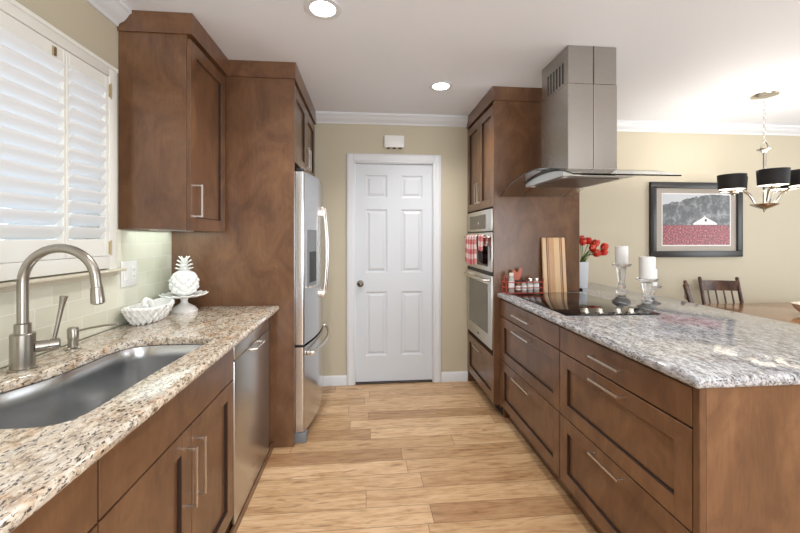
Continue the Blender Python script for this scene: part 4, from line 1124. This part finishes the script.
lathe(b, (hx_, hy_, 1.60), [(.0105, 0), (.0105, .415), (.018, .418), (.024, .428), (.046, .436), (.046, .444), (.012, .448), (0, .45)], 24)
obj('stem', b, 'chrome', cd)
b = bm_new(); lathe(b, (hx_, hy_, 1.545), [(0, 0), (.006, .002), (.009, .010), (.005, .018), (.012, .024), (.045, .036), (.080, .056), (.086, .064), (.080, .064), (0, .056)], 32); obj('hub_bowl', b, 'chrome', cd)
import mathutils
base_ang = math.atan2(-hy_, -hx_)   # towards the camera
RAD = .215
for i, off_ in enumerate((-12, 60, 119, -84, -149)):
    a = base_ang-math.radians(off_)
    d_ = Vector((math.cos(a), math.sin(a), 0))
    c0 = Vector((hx_, hy_, 0)); b = bm_new()
    def P3(r_, z_): return c0+d_*r_+Vector((0, 0, z_))
    tube(b, [P3(.05, 1.597), P3(.07, 1.635), P3(.10, 1.69), P3(.14, 1.722), P3(.17, 1.728), P3(.20, 1.722), P3(.218, 1.712)], [.008, .008, .0075, .0075, .0075, .0075, .007], 10, flat=1.0)
    arm = obj('arm', b, 'chrome', cd)
    cc_ = P3(RAD, 0)
    b = bm_new(); lathe(b, (cc_.x, cc_.y, 1.700), [(0, 0), (.012, .002), (.014, .010), (.038, .016), (.040, .022), (.018, .026), (.014, .028), (.014, .05), (0, .052)], 20); obj('cup', b, 'chrome', arm)
    b = bm_new(); lathe(b, (cc_.x, cc_.y, 1.752), [(.010, 0), (.024, .02), (.028, .045), (.020, .068), (0, .078)], 16); obj('bulb', b, 'bulb', arm)
    b = bm_new(); r0, r1, zz0, zz1 = .086, .092, 1.733, 1.848
    lathe(b, (cc_.x, cc_.y, 0), [(r0-.003, zz0+.003), (r0, zz0), (r1, zz1), (r1-.003, zz1-.003)], 40)
    b.faces.ensure_lookup_table(); [b.faces.remove(f) for f in [f for f in b.faces if len(f.verts) > 4]]
    sh = obj('shade', b, 'shade', arm)
    b = bm_new(); n = 40; A_ = [b.verts.new((cc_.x+(r0-.004)*math.cos(2*PI*q/n), cc_.y+(r0-.004)*math.sin(2*PI*q/n), zz0+.001)) for q in range(n)]; B_ = [b.verts.new((cc_.x+(r1-.004)*math.cos(2*PI*q/n), cc_.y+(r1-.004)*math.sin(2*PI*q/n), zz1-.001)) for q in range(n)]
    for q in range(n): b.faces.new((A_[q], A_[(q+1) % n], B_[(q+1) % n], B_[q]))
    # inner lining with a pale rim at the bottom edge
    Cc = [b.verts.new((cc_.x+(r0+.0005)*math.cos(2*PI*q/n), cc_.y+(r0+.0005)*math.sin(2*PI*q/n), zz0-.002)) for q in range(n)]
    for q in range(n): b.faces.new((Cc[q], Cc[(q+1) % n], A_[(q+1) % n], A_[q]))
    obj('shade_lining', b, 'shadein', sh)
    pl = bpy.data.lights.new('chandelier_lamp', 'POINT'); pl.energy = 2.2; pl.color = (1, .95, .87); pl.shadow_soft_size = .03
    po = bpy.data.objects.new('chandelier_lamp', pl); C.objects.link(po); po.location = (cc_.x, cc_.y, 1.84)
bpy.context.view_layer.update()
